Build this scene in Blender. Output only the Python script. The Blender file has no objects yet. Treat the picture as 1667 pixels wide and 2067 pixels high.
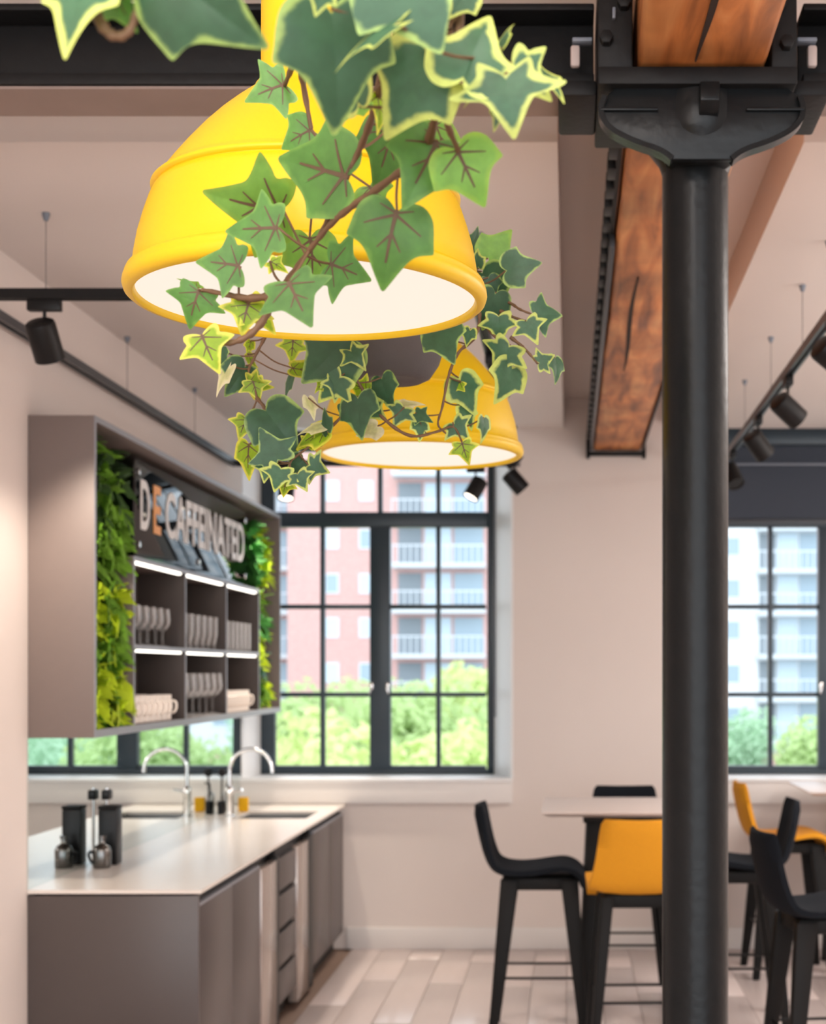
import bpy, bmesh, math, random
from mathutils import Vector, Matrix, noise
random.seed(7)
R = math.radians
sc = bpy.context.scene

# ------------------------------------------------------------------ camera
F, CX, CY, CAMZ = 3000.0, 1147.0, 1355.0, 1.72
cam_d = bpy.data.cameras.new('camera')
cam = bpy.data.objects.new('camera', cam_d)
sc.collection.objects.link(cam)
cam.location = (0, 0, CAMZ)
cam.rotation_euler = (R(90), 0, 0)
cam_d.sensor_fit = 'HORIZONTAL'
cam_d.sensor_width = 36.0
cam_d.lens = F / 1667 * 36.0
cam_d.shift_x = (833.5 - CX) / 1667
cam_d.shift_y = (CY - 1033.5) / 1667
cam_d.clip_start = 0.05
cam_d.clip_end = 500
cam_d.dof.use_dof = True
cam_d.dof.focus_distance = 2.35
cam_d.dof.aperture_fstop = 7.0
sc.camera = cam

# ------------------------------------------------------------------ world, lights, exposure
SKY = 2.1
world = bpy.data.worlds.new('overcast_sky')
sc.world = world
world.use_nodes = True
bg = world.node_tree.nodes['Background']
bg.inputs['Color'].default_value = (0.86, 0.93, 1.0, 1)
bg.inputs['Strength'].default_value = SKY

def area(name, loc, rot, sx, sy, power, col):
    d = bpy.data.lights.new(name, 'AREA')
    d.shape = 'RECTANGLE'; d.size = sx; d.size_y = sy
    d.energy = power; d.color = col
    o = bpy.data.objects.new(name, d)
    sc.collection.objects.link(o)
    o.location = loc; o.rotation_euler = rot
    return o
WARM = (1.0, 0.94, 0.89)
area('down_fill', (0.8, -0.9, 3.36), (0, 0, 0), 2.6, 1.6, 45, WARM)  # added fill from overhead, behind the camera
area('down_fill', (3.4, 6.2, 3.18), (0, 0, 0), 1.4, 3.4, 85, WARM)  # another added overhead fill, out of view on the right
area('up_fill', (3.6, 4.4, 2.1), (R(180), 0, 0), 1.4, 4.2, 120, (1.0, 0.955, 0.92))  # unseen fill aimed upward to brighten the ceiling
area('up_fill', (-1.0, -1.6, 2.1), (R(180), 0, 0), 1.6, 2.4, 130, (1.0, 0.955, 0.92))  # second upward fill, added behind the camera
area('front_fill', (0.6, -3.8, 1.9), (R(90), 0, 0), 5.0, 2.2, 32, (1.0, 0.95, 0.92))  # added frontal fill across the open rear of the room
area('lamp_highlight_fill', (-0.30, 0.75, 3.38), (R(22), 0, 0), 0.4, 0.4, 13, WARM)  # added fill that makes the highlight on the near yellow lamp

sc.view_settings.view_transform = 'Standard'
sc.view_settings.look = 'None'
sc.view_settings.gamma = 1.0
sc.view_settings.use_curve_mapping = False
sc.view_settings.exposure = 0.55

# ------------------------------------------------------------------ materials
MATS = {}
def srgb(r, g, b):
    f = lambda c: (c / 12.92) if c <= 0.04045 else ((c + 0.055) / 1.055) ** 2.4
    return tuple(f(v / 255.0) for v in (r, g, b))
def newmat(name):
    m = bpy.data.materials.new(name); m.use_nodes = True
    nt = m.node_tree
    return m, nt, nt.nodes['Principled BSDF'], nt.nodes['Material Output']
def mat(name, col, rough=0.5, metal=0.0, noise_amt=0.0, noise_scale=8.0, bump=0.0, bump_scale=60.0, spec=0.5, coat=0.0, stretch=None, rand=0.0):
    m, nt, b, out = newmat(name)
    L = nt.links
    b.inputs['Roughness'].default_value = rough
    b.inputs['Metallic'].default_value = metal
    b.inputs['Specular IOR Level'].default_value = spec
    b.inputs['Coat Weight'].default_value = coat
    b.inputs['Base Color'].default_value = (*col, 1)
    tc = nt.nodes.new('ShaderNodeTexCoord')
    src = tc.outputs['Object']
    if stretch:
        mp = nt.nodes.new('ShaderNodeMapping'); mp.inputs['Scale'].default_value = stretch
        L.new(src, mp.inputs['Vector']); src = mp.outputs['Vector']
    colsock = None
    if noise_amt > 0:
        n = nt.nodes.new('ShaderNodeTexNoise'); n.inputs['Scale'].default_value = noise_scale; n.inputs['Detail'].default_value = 6
        L.new(src, n.inputs['Vector'])
        mx = nt.nodes.new('ShaderNodeMix'); mx.data_type = 'RGBA'
        mx.inputs['A'].default_value = (*[c * (1 - noise_amt) for c in col], 1)
        mx.inputs['B'].default_value = (*[min(1, c * (1 + noise_amt)) for c in col], 1)
        L.new(n.outputs['Fac'], mx.inputs['Factor'])
        colsock = mx.outputs['Result']
    if rand > 0:
        oi = nt.nodes.new('ShaderNodeObjectInfo')
        hs = nt.nodes.new('ShaderNodeHueSaturation')
        mr = nt.nodes.new('ShaderNodeMapRange')
        mr.inputs['To Min'].default_value = 1 - rand; mr.inputs['To Max'].default_value = 1 + rand
        L.new(oi.outputs['Random'], mr.inputs['Value']); L.new(mr.outputs['Result'], hs.inputs['Value'])
        if colsock: L.new(colsock, hs.inputs['Color'])
        else: hs.inputs['Color'].default_value = (*col, 1)
        colsock = hs.outputs['Color']
    if colsock: L.new(colsock, b.inputs['Base Color'])
    if bump > 0:
        n2 = nt.nodes.new('ShaderNodeTexNoise'); n2.inputs['Scale'].default_value = bump_scale; n2.inputs['Detail'].default_value = 4
        L.new(src, n2.inputs['Vector'])
        bp = nt.nodes.new('ShaderNodeBump'); bp.inputs['Strength'].default_value = bump; bp.inputs['Distance'].default_value = 0.01
        L.new(n2.outputs['Fac'], bp.inputs['Height']); L.new(bp.outputs['Normal'], b.inputs['Normal'])
    MATS[name] = m
    return m
def emis(name, col, strength):
    m, nt, b, out = newmat(name)
    b.inputs['Base Color'].default_value = (0.05, 0.05, 0.05, 1)
    b.inputs['Emission Color'].default_value = (*col, 1)
    b.inputs['Emission Strength'].default_value = strength
    MATS[name] = m
    return m
def thin_glass(name, tint=(1, 1, 1), blend=0.25, rough=0.0, base=0.02, amt=0.6, edge_light=0.0):
    m, nt, b, out = newmat(name)
    nt.nodes.remove(b)
    tr = nt.nodes.new('ShaderNodeBsdfTransparent'); tr.inputs['Color'].default_value = (*tint, 1)
    gl = nt.nodes.new('ShaderNodeBsdfGlossy'); gl.inputs['Roughness'].default_value = rough
    lw = nt.nodes.new('ShaderNodeLayerWeight'); lw.inputs['Blend'].default_value = blend
    mr = nt.nodes.new('ShaderNodeMapRange'); mr.inputs['To Min'].default_value = base; mr.inputs['To Max'].default_value = amt
    mx = nt.nodes.new('ShaderNodeMixShader')
    nt.links.new(lw.outputs['Fresnel'], mr.inputs['Value'])
    nt.links.new(mr.outputs['Result'], mx.inputs['Fac'])
    nt.links.new(tr.outputs[0], mx.inputs[1]); nt.links.new(gl.outputs[0], mx.inputs[2])
    nt.links.new(mx.outputs[0], out.inputs['Surface'])
    if edge_light:  # white at grazing edges stands in for LED light caught in the glass
        df = nt.nodes.new('ShaderNodeBsdfDiffuse'); df.inputs['Color'].default_value = (0.95, 0.95, 0.95, 1)
        m2 = nt.nodes.new('ShaderNodeMixShader'); ml = nt.nodes.new('ShaderNodeMath'); ml.operation = 'MULTIPLY'; ml.inputs[1].default_value = edge_light; nt.links.new(lw.outputs['Facing'], ml.inputs[0]); nt.links.new(ml.outputs[0], m2.inputs['Fac'])
        nt.links.new(mx.outputs[0], m2.inputs[1]); nt.links.new(df.outputs[0], m2.inputs[2]); nt.links.new(m2.outputs[0], out.inputs['Surface'])
    MATS[name] = m
    return m
def leafmat(name, centre, border, lo, hi, transl=0.35, rough=0.45):
    m, nt, b, out = newmat(name)
    L = nt.links
    at_ = nt.nodes.new('ShaderNodeAttribute'); at_.attribute_name = 'rim'
    tc = nt.nodes.new('ShaderNodeTexCoord')
    oi = nt.nodes.new('ShaderNodeObjectInfo')
    off = nt.nodes.new('ShaderNodeVectorMath'); off.operation = 'ADD'
    L.new(tc.outputs['Object'], off.inputs[0]); L.new(oi.outputs['Random'], off.inputs[1])
    n = nt.nodes.new('ShaderNodeTexNoise'); n.inputs['Scale'].default_value = 3.2; n.inputs['Detail'].default_value = 3
    L.new(off.outputs['Vector'], n.inputs['Vector'])
    ma = nt.nodes.new('ShaderNodeMath'); ma.operation = 'MULTIPLY_ADD'
    ma.inputs[1].default_value = 0.5; L.new(n.outputs['Fac'], ma.inputs[0]); L.new(at_.outputs['Fac'], ma.inputs[2])
    mr = nt.nodes.new('ShaderNodeMapRange'); mr.inputs['From Min'].default_value = lo + 0.25; mr.inputs['From Max'].default_value = hi + 0.25
    L.new(ma.outputs[0], mr.inputs['Value'])
    mx = nt.nodes.new('ShaderNodeMix'); mx.data_type = 'RGBA'
    mx.inputs['A'].default_value = (*centre, 1); mx.inputs['B'].default_value = (*border, 1)
    L.new(mr.outputs['Result'], mx.inputs['Factor'])
    n2 = nt.nodes.new('ShaderNodeTexNoise'); n2.inputs['Scale'].default_value = 5; n2.inputs['Detail'].default_value = 5
    L.new(off.outputs['Vector'], n2.inputs['Vector'])
    hs = nt.nodes.new('ShaderNodeHueSaturation')
    ad = nt.nodes.new('ShaderNodeMath'); ad.operation = 'ADD'
    r1 = nt.nodes.new('ShaderNodeMapRange'); r1.inputs['To Min'].default_value = 0.3; r1.inputs['To Max'].default_value = 0.62
    L.new(oi.outputs['Random'], r1.inputs['Value'])
    r2 = nt.nodes.new('ShaderNodeMapRange'); r2.inputs['To Min'].default_value = 0.2; r2.inputs['To Max'].default_value = 0.85
    L.new(n2.outputs['Fac'], r2.inputs['Value'])
    L.new(r1.outputs['Result'], ad.inputs[0]); L.new(r2.outputs['Result'], ad.inputs[1])
    L.new(ad.outputs[0], hs.inputs['Value']); L.new(mx.outputs['Result'], hs.inputs['Color'])
    L.new(hs.outputs['Color'], b.inputs['Base Color'])
    b.inputs['Roughness'].default_value = rough
    tl = nt.nodes.new('ShaderNodeBsdfTranslucent')
    g = nt.nodes.new('ShaderNodeHueSaturation'); g.inputs['Saturation'].default_value = 1.25; g.inputs['Value'].default_value = 1.25
    L.new(hs.outputs['Color'], g.inputs['Color']); L.new(g.outputs['Color'], tl.inputs['Color'])
    ms = nt.nodes.new('ShaderNodeMixShader'); ms.inputs['Fac'].default_value = transl
    L.new(b.outputs[0], ms.inputs[1]); L.new(tl.outputs[0], ms.inputs[2]); L.new(ms.outputs[0], out.inputs['Surface'])
    MATS[name] = m
    return m

mat('wall_paint', srgb(226, 216, 210), 0.85, noise_amt=0.02, noise_scale=3, bump=0.05, bump_scale=180)
mat('ceiling_paint', srgb(226, 218, 213), 0.9, noise_amt=0.02, noise_scale=2)
mat('trim_paint', srgb(232, 228, 225), 0.6, noise_amt=0.01)
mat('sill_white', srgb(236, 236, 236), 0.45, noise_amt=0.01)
mat('window_paint', srgb(44, 58, 68), 0.35, noise_amt=0.06, noise_scale=5)
mat('blind_fabric', srgb(54, 62, 74), 0.8, noise_amt=0.05, noise_scale=40)
mat('black_steel', srgb(22, 22, 23), 0.55, spec=0.25, noise_amt=0.25, noise_scale=9, bump=0.15, bump_scale=40)
mat('soffit_lit_brown', srgb(150, 132, 124), 0.8, noise_amt=0.12, noise_scale=6)  # light brown stands in for lamp light on the steel underside
mat('iron_column', srgb(22, 25, 27), 0.30, spec=0.22, noise_amt=0.15, noise_scale=12, bump=0.12, bump_scale=35)
mat('black_metal', srgb(17, 17, 18), 0.45, spec=0.3, noise_amt=0.1)
mat('track_metal', srgb(52, 56, 62), 0.35, noise_amt=0.05)
mat('bracket_grey', srgb(120, 128, 140), 0.5, noise_amt=0.1)
mat('gap_light', srgb(190, 175, 170), 0.6, noise_amt=0.1)  # pale tone paints the light seen through bracket openings
mat('yellow_rubber', srgb(238, 196, 14), 0.42, noise_amt=0.015, noise_scale=4)
emis('lamp_diffuser', (1.0, 0.86, 0.73), 0.66)
emis('spot_lens', (1.0, 0.86, 0.70), 3.0)
emis('led_strip', (1.0, 0.93, 0.82), 2.2)
mat('taupe_laminate', srgb(82, 74, 72), 0.36, noise_amt=0.03, noise_scale=30)
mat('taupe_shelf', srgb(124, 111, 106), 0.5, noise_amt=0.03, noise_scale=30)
mat('taupe_shaded', srgb(70, 61, 57), 0.55, noise_amt=0.03, noise_scale=30)  # shelf taupe darkened to paint the shade inside the cubbies
mat('edge_grey', srgb(142, 145, 152), 0.4, noise_amt=0.03)
mat('dark_recess', srgb(26, 25, 26), 0.6)
mat('fridge_front', srgb(176, 162, 154), 0.14, metal=0.35, noise_amt=0.02)
mat('worktop_stone', srgb(236, 228, 220), 0.24, noise_amt=0.07, noise_scale=2.2, stretch=(1.0, 0.45, 1.0))
mat('mirror_glass', (0.72, 0.78, 0.77), 0.0, metal=1.0)
mat('chrome', (0.85, 0.84, 0.83), 0.08, metal=1.0)
mat('steel_brushed', (0.42, 0.41, 0.40), 0.28, metal=1.0)
mat('steel_dark', (0.16, 0.155, 0.15), 0.2, metal=1.0)
mat('sign_black', srgb(6, 7, 9), 0.02, spec=0.38)
mat('letter_white', srgb(225, 220, 215), 0.4)
mat('letter_orange', srgb(232, 150, 30), 0.4)
mat('mug_white', srgb(245, 236, 226), 0.3)
mat('mug_mark', srgb(90, 70, 60), 0.5)
mat('black_plastic', srgb(14, 14, 15), 0.4, spec=0.3)
mat('sponge_yellow', srgb(245, 185, 20), 0.9, noise_amt=0.1, noise_scale=60)
mat('stool_black', srgb(24, 28, 34), 0.95, spec=0.15, noise_amt=0.12, noise_scale=120)
mat('stool_yellow', srgb(228, 156, 26), 0.85, noise_amt=0.06, noise_scale=120)
mat('stool_wood', srgb(14, 14, 14), 0.55, spec=0.25, noise_amt=0.2, noise_scale=20, stretch=(8, 8, 1))
mat('table_white', srgb(226, 214, 208), 0.4, noise_amt=0.02)
mat('planter_grey', srgb(92, 88, 90), 0.75, noise_amt=0.06, noise_scale=80, bump=0.1, bump_scale=200)
mat('soil', srgb(50, 36, 28), 0.95, noise_amt=0.3, noise_scale=60)
mat('ivy_stem', srgb(112, 84, 60), 0.6, noise_amt=0.25, noise_scale=60)
mat('ivy_vein', srgb(92, 70, 48), 0.6, noise_amt=0.1)
mat('rope', srgb(164, 130, 96), 0.9, noise_amt=0.2, noise_scale=150)
mat('cord_yellow', srgb(200, 140, 20), 0.6)
mat('wire', srgb(120, 116, 116), 0.5)
mat('crack', srgb(40, 22, 12), 0.9)
thin_glass('window_glass', (0.99, 1.0, 1.0), 0.12, 0.0, 0.0, 0.5)
thin_glass('drink_glass', (0.985, 0.985, 0.985), 0.25, 0.06, 0.02, 0.5, 0.55)
# timber
def timber():
    m, nt, b, out = newmat('timber')
    L = nt.links
    tc = nt.nodes.new('ShaderNodeTexCoord')
    mp = nt.nodes.new('ShaderNodeMapping'); mp.inputs['Scale'].default_value = (7, 0.9, 7)
    L.new(tc.outputs['Object'], mp.inputs['Vector'])
    n = nt.nodes.new('ShaderNodeTexNoise'); n.inputs['Scale'].default_value = 2.0; n.inputs['Detail'].default_value = 9; n.inputs['Distortion'].default_value = 0.8
    L.new(mp.outputs['Vector'], n.inputs['Vector'])
    rp = nt.nodes.new('ShaderNodeValToRGB')
    e = rp.color_ramp.elements
    e[0].position = 0.3; e[0].color = (*srgb(128, 74, 38), 1)
    e[1].position = 0.72; e[1].color = (*srgb(230, 164, 104), 1)
    x = e.new(0.5); x.color = (*srgb(200, 124, 66), 1)
    L.new(n.outputs['Fac'], rp.inputs['Fac'])
    n2 = nt.nodes.new('ShaderNodeTexNoise'); n2.inputs['Scale'].default_value = 3.2; n2.inputs['Detail'].default_value = 3
    L.new(tc.outputs['Object'], n2.inputs['Vector'])
    r2 = nt.nodes.new('ShaderNodeMapRange'); r2.inputs['From Min'].default_value = 0.3; r2.inputs['From Max'].default_value = 0.62
    r2.inputs['To Min'].default_value = 0.55; r2.inputs['To Max'].default_value = 1.05
    L.new(n2.outputs['Fac'], r2.inputs['Value'])
    hs = nt.nodes.new('ShaderNodeHueSaturation'); L.new(r2.outputs['Result'], hs.inputs['Value']); L.new(rp.outputs['Color'], hs.inputs['Color'])
    L.new(hs.outputs['Color'], b.inputs['Base Color'])
    b.inputs['Roughness'].default_value = 0.5
    bp = nt.nodes.new('ShaderNodeBump'); bp.inputs['Strength'].default_value = 0.3; bp.inputs['Distance'].default_value = 0.01
    L.new(n.outputs['Fac'], bp.inputs['Height']); L.new(bp.outputs['Normal'], b.inputs['Normal'])
    MATS['timber'] = m
timber()
mat('plank_wood', srgb(220, 206, 202), 0.24, noise_amt=0.035, noise_scale=3, stretch=(14, 1.2, 14), rand=0.01)
mat('floor_base', srgb(150, 126, 112), 0.6, noise_amt=0.05)
# outside; haze is painted in as pale building and foliage colours
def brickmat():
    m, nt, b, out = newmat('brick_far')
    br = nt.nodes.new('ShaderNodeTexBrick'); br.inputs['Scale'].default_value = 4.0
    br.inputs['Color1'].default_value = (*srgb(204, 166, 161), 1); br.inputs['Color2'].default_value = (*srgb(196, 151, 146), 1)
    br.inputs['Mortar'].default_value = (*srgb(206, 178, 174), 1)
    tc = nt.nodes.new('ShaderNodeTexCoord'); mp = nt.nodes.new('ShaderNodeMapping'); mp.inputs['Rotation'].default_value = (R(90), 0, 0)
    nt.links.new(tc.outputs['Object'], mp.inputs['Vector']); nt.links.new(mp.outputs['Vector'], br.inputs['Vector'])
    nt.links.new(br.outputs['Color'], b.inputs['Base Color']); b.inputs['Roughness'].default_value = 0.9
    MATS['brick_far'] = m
brickmat()
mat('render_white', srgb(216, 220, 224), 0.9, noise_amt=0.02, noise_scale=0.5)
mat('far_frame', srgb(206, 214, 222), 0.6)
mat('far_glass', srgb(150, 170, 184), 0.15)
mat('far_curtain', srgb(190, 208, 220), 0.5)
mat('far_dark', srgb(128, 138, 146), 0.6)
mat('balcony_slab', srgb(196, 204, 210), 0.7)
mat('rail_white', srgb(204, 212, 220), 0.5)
mat('pavement', srgb(170, 168, 164), 0.9, noise_amt=0.1, noise_scale=0.4)
mat('bark', srgb(96, 82, 70), 0.9, noise_amt=0.2)
def folmat(name, a):
    m, nt, b, out = newmat(name)
    tl = nt.nodes.new('ShaderNodeBsdfTranslucent'); tl.inputs['Color'].default_value = (*a, 1)
    b.inputs['Base Color'].default_value = (*a, 1); b.inputs['Roughness'].default_value = 0.6
    ms = nt.nodes.new('ShaderNodeMixShader'); ms.inputs['Fac'].default_value = 0.45
    nt.links.new(b.outputs[0], ms.inputs[1]); nt.links.new(tl.outputs[0], ms.inputs[2]); nt.links.new(ms.outputs[0], out.inputs['Surface'])
    MATS[name] = m
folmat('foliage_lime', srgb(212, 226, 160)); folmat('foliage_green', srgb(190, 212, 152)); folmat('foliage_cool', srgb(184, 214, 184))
# moss
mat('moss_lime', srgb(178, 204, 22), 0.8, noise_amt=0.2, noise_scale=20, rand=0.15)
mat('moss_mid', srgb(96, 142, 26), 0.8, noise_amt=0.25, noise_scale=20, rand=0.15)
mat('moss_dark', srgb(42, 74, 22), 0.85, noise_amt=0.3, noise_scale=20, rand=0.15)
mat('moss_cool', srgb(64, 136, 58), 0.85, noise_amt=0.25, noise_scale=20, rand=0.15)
mat('moss_teal', srgb(50, 92, 72), 0.5, noise_amt=0.2, noise_scale=20)
# ivy leaf kinds; the lit and pale ones have lamp light in their colour
leafmat('ivy_green', srgb(90, 138, 68), srgb(132, 176, 88), 0.86, 1.12, 0.3)
leafmat('ivy_light', srgb(128, 178, 88), srgb(158, 196, 92), 0.8, 1.1, 0.4)
leafmat('ivy_variegated', srgb(72, 112, 82), srgb(204, 220, 122), 0.72, 0.84, 0.3)
leafmat('ivy_dark', srgb(62, 98, 72), srgb(160, 190, 110), 0.88, 0.98, 0.22)
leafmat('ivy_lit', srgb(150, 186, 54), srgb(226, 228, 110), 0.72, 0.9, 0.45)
leafmat('ivy_lit_pale', srgb(214, 218, 160), srgb(246, 244, 206), 0.4, 0.9, 0.35)

# ------------------------------------------------------------------ builders
COL = sc.collection
WL = {}          # world location of a builder's object (no rotation at build time)
def at(x, y, Y):
    return Vector(((x - CX) / F * Y, Y, CAMZ + (CY - y) / F * Y))
def tag(o, label=None, cat=None, group=None, kind=None):
    if label: o['label'] = label
    if cat: o['category'] = cat
    if group: o['group'] = group
    if kind: o['kind'] = kind
    return o
def thing(name, loc, label=None, cat=None, group=None, kind=None):
    o = bpy.data.objects.new(name, None)
    o.empty_display_size = 0.1
    COL.objects.link(o); o.location = loc
    WL[o] = Vector(loc)
    return tag(o, label, cat, group, kind)
class B:
    def __init__(s): s.bm = bmesh.new()
    def box(s, x0, x1, y0, y1, z0, z1, mi=0):
        v = [s.bm.verts.new(p) for p in ((x0,y0,z0),(x1,y0,z0),(x1,y1,z0),(x0,y1,z0),(x0,y0,z1),(x1,y0,z1),(x1,y1,z1),(x0,y1,z1))]
        for f in ((0,3,2,1),(4,5,6,7),(0,1,5,4),(1,2,6,5),(2,3,7,6),(3,0,4,7)):
            s.bm.faces.new([v[i] for i in f]).material_index = mi
        return s
    def rings(s, rings, cap0=True, cap1=True, close=True, mi=0):
        vs = [[s.bm.verts.new(p) for p in r] for r in rings]
        n = len(vs[0])
        for a, b in zip(vs, vs[1:]):
            for i in range(n if close else n - 1):
                j = (i + 1) % n
                s.bm.faces.new((a[i], a[j], b[j], b[i])).material_index = mi
        if cap0 and close: s.bm.faces.new(list(reversed(vs[0]))).material_index = mi
        if cap1 and close: s.bm.faces.new(vs[-1]).material_index = mi
        return s
    def tube(s, pts, r, seg=8, cap=True, mi=0):
        pts = [Vector(p) for p in pts]
        rs = r if isinstance(r, (list, tuple)) else [r] * len(pts)
        rings = []; up = None
        for i, p in enumerate(pts):
            t = (pts[min(i + 1, len(pts) - 1)] - pts[max(i - 1, 0)]).normalized()
            if up is None:
                up = Vector((0, 0, 1)) if abs(t.z) < 0.9 else Vector((1, 0, 0))
            a = t.cross(up)
            if a.length < 1e-5: a = t.cross(Vector((0.3, 1, 0.2)))
            a.normalize(); b = a.cross(t); up = b
            rings.append([p + rs[i] * (math.cos(k * 2 * math.pi / seg) * a + math.sin(k * 2 * math.pi / seg) * b) for k in range(seg)])
        return s.rings(rings, cap, cap, mi=mi)
    def cyl(s, p0, p1, r0, r1=None, seg=20, mi=0):
        return s.tube([p0, p1], [r0, r0 if r1 is None else r1], seg, mi=mi)
    def lathe(s, prof, c=(0, 0, 0), seg=48, cap0=False, cap1=False, mi=0):
        c = Vector(c)
        return s.rings([[c + Vector((r * math.cos(k * 2 * math.pi / seg), r * math.sin(k * 2 * math.pi / seg), z)) for k in range(seg)] for r, z in prof], cap0, cap1, mi=mi)
    def prism(s, poly, fa, fb, mi=0):   # poly points -> mapped by fa and fb (two end planes)
        return s.rings([[Vector(fa(*p)) for p in poly], [Vector(fb(*p)) for p in poly]], mi=mi)
    def build(s, name, mats, parent=None, bevel=0.0, smooth=True, angle=35, subsurf=0, bseg=2):
        bm = s.bm
        bmesh.ops.recalc_face_normals(bm, faces=bm.faces)
        if bevel > 0:
            es = [e for e in bm.edges if e.is_manifold and e.calc_face_angle(0) > R(40)]
            bmesh.ops.bevel(bm, geom=es, offset=bevel, segments=bseg, affect='EDGES', profile=0.5, clamp_overlap=True)
        lo = Vector((min(v.co[i] for v in bm.verts) for i in range(3)))
        hi = Vector((max(v.co[i] for v in bm.verts) for i in range(3)))
        base = Vector(((lo.x + hi.x) / 2, (lo.y + hi.y) / 2, lo.z))
        if parent is not None and isinstance(parent.data, bpy.types.Mesh) is False and parent not in WL: WL[parent] = parent.location.copy()
        bmesh.ops.translate(bm, verts=bm.verts, vec=-base)
        me = bpy.data.meshes.new(name)
        bm.to_mesh(me); bm.free()
        for m in (mats if isinstance(mats, (list, tuple)) else [mats]): me.materials.append(MATS[m])
        if smooth:
            for p in me.polygons: p.use_smooth = True
            me.set_sharp_from_angle(angle=R(angle))
        o = bpy.data.objects.new(name, me)
        COL.objects.link(o)
        o.location = base - (WL[parent] if parent is not None else Vector((0, 0, 0)))
        if parent is not None: o.parent = parent
        WL[o] = base
        if subsurf:
            md = o.modifiers.new('smooth', 'SUBSURF'); md.levels = subsurf; md.render_levels = subsurf
        return o
def bx(name, m, x0, x1, y0, y1, z0, z1, parent=None, bevel=0.0):
    return B().box(x0, x1, y0, y1, z0, z1).build(name, m, parent, bevel)
def struct(o): o['kind'] = 'structure'; return o
def copy_tree(o, parent=None):
    c = o.copy(); COL.objects.link(c)
    if parent is not None: c.parent = parent
    for ch in [k for k in o.children]:
        copy_tree(ch, c)
    return c
def curve_pts(pts, n=6):
    pts = [Vector(p) for p in pts]
    P = [pts[0] * 2 - pts[1]] + pts + [pts[-1] * 2 - pts[-2]]
    out = []
    for i in range(1, len(P) - 2):
        for k in range(n):
            t = k / n
            p0, p1, p2, p3 = P[i - 1], P[i], P[i + 1], P[i + 2]
            out.append(0.5 * ((2 * p1) + (p2 - p0) * t + (2 * p0 - 5 * p1 + 4 * p2 - p3) * t * t + (3 * p1 - p0 - 3 * p2 + p3) * t ** 3))
    out.append(pts[-1])
    return out

# ------------------------------------------------------------------ room shell
YW, YF = 9.21, 9.60           # inner face of the back wall, window plane
XL, XR = -2.03, 5.2
ZC, ZP = 3.42, 3.225          # true ceiling, dropped panel
YN = -4.0
SILLZ, HEADZ = 1.035, 3.30
floor = struct(bx('floor', 'floor_base', XL - 0.3, XR, YN, YW + 0.5, -0.20, -0.012))
plank_me = None
pw, pl = 0.19, 1.62
i = 0
for ix in range(30):
    x0 = -1.34 + ix * pw
    yy = 4.1 + (ix * 0.61) % 1.3 - 1.3
    while yy < YW - 0.02:
        y0, y1 = max(yy, 4.0), min(yy + pl, YW)
        if y1 - y0 > 0.05:
            if plank_me is None:
                p = bx('plank', 'plank_wood', x0 + 0.0015, x0 + pw - 0.0015, y0, y0 + pl - 0.003, -0.012, 0.0, floor, 0.0012)
                plank_me = p.data
            else:
                p = bpy.data.objects.new('plank', plank_me); COL.objects.link(p); p.parent = floor
            p.location = Vector((x0 + pw / 2, (y0 + y1) / 2, -0.012)) - WL[floor]
            p.scale = (1, (y1 - y0) / pl, 1)
        yy += pl
struct(bx('ceiling', 'ceiling_paint', XL - 0.3, XR, YN, YW + 0.5, ZC, ZC + 0.2))
struct(bx('trim_1', 'ceiling_paint', XL, -0.03, 4.23, YW, ZP, ZC, bevel=0.003))
struct(bx('trim_2', 'ceiling_paint', 0.67, XR, 4.23, YW, ZP, ZC, bevel=0.003))
struct(bx('wall_left', 'wall_paint', XL - 0.3, XL, YN, YW + 0.5, 0, ZC))
struct(bx('wall_right', 'wall_paint', XR, XR + 0.3, YN, YW + 0.5, 0, ZC))
# back wall with two splayed openings
W1 = (-1.987, -0.470); SH = 2.886; W2 = (W1[0] + SH, W1[1] + SH)
bw = B()
bw.box(XL - 0.3, XR, YW, YW + 0.55, 0, SILLZ)
bw.box(XL - 0.3, XR, YW, YW + 0.55, HEADZ, ZC)
def pier(p): bw.prism(p, lambda a, b: (a, b, SILLZ), lambda a, b: (a, b, HEADZ))
Ye = YW + 0.55
pier([(XL - 0.3, YW), (XL, YW), (W1[0], YF - 0.03), (W1[0], Ye), (XL - 0.3, Ye)])
pier([(-0.344, YW), (0.773, YW), (W2[0], YF - 0.03), (W2[0], Ye), (W1[1], Ye), (W1[1], YF - 0.03)])
pier([(2.542, YW), (XR, YW), (XR, Ye), (W2[1], Ye), (W2[1], YF - 0.03)])
struct(bw.build('wall_back', 'wall_paint', smooth=False))
struct(bx('baseboard_back', 'trim_paint', -1.37, XR, YW - 0.018, YW, 0.0, 0.135, bevel=0.004))
# sills and aprons
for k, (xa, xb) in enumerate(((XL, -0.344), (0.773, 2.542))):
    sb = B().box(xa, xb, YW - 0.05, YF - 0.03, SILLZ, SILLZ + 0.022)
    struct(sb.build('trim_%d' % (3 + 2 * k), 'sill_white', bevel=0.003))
    struct(bx('trim_%d' % (4 + 2 * k), 'trim_paint', xa, xb, YW - 0.04, YW, 0.905, SILLZ, bevel=0.002))

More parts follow.
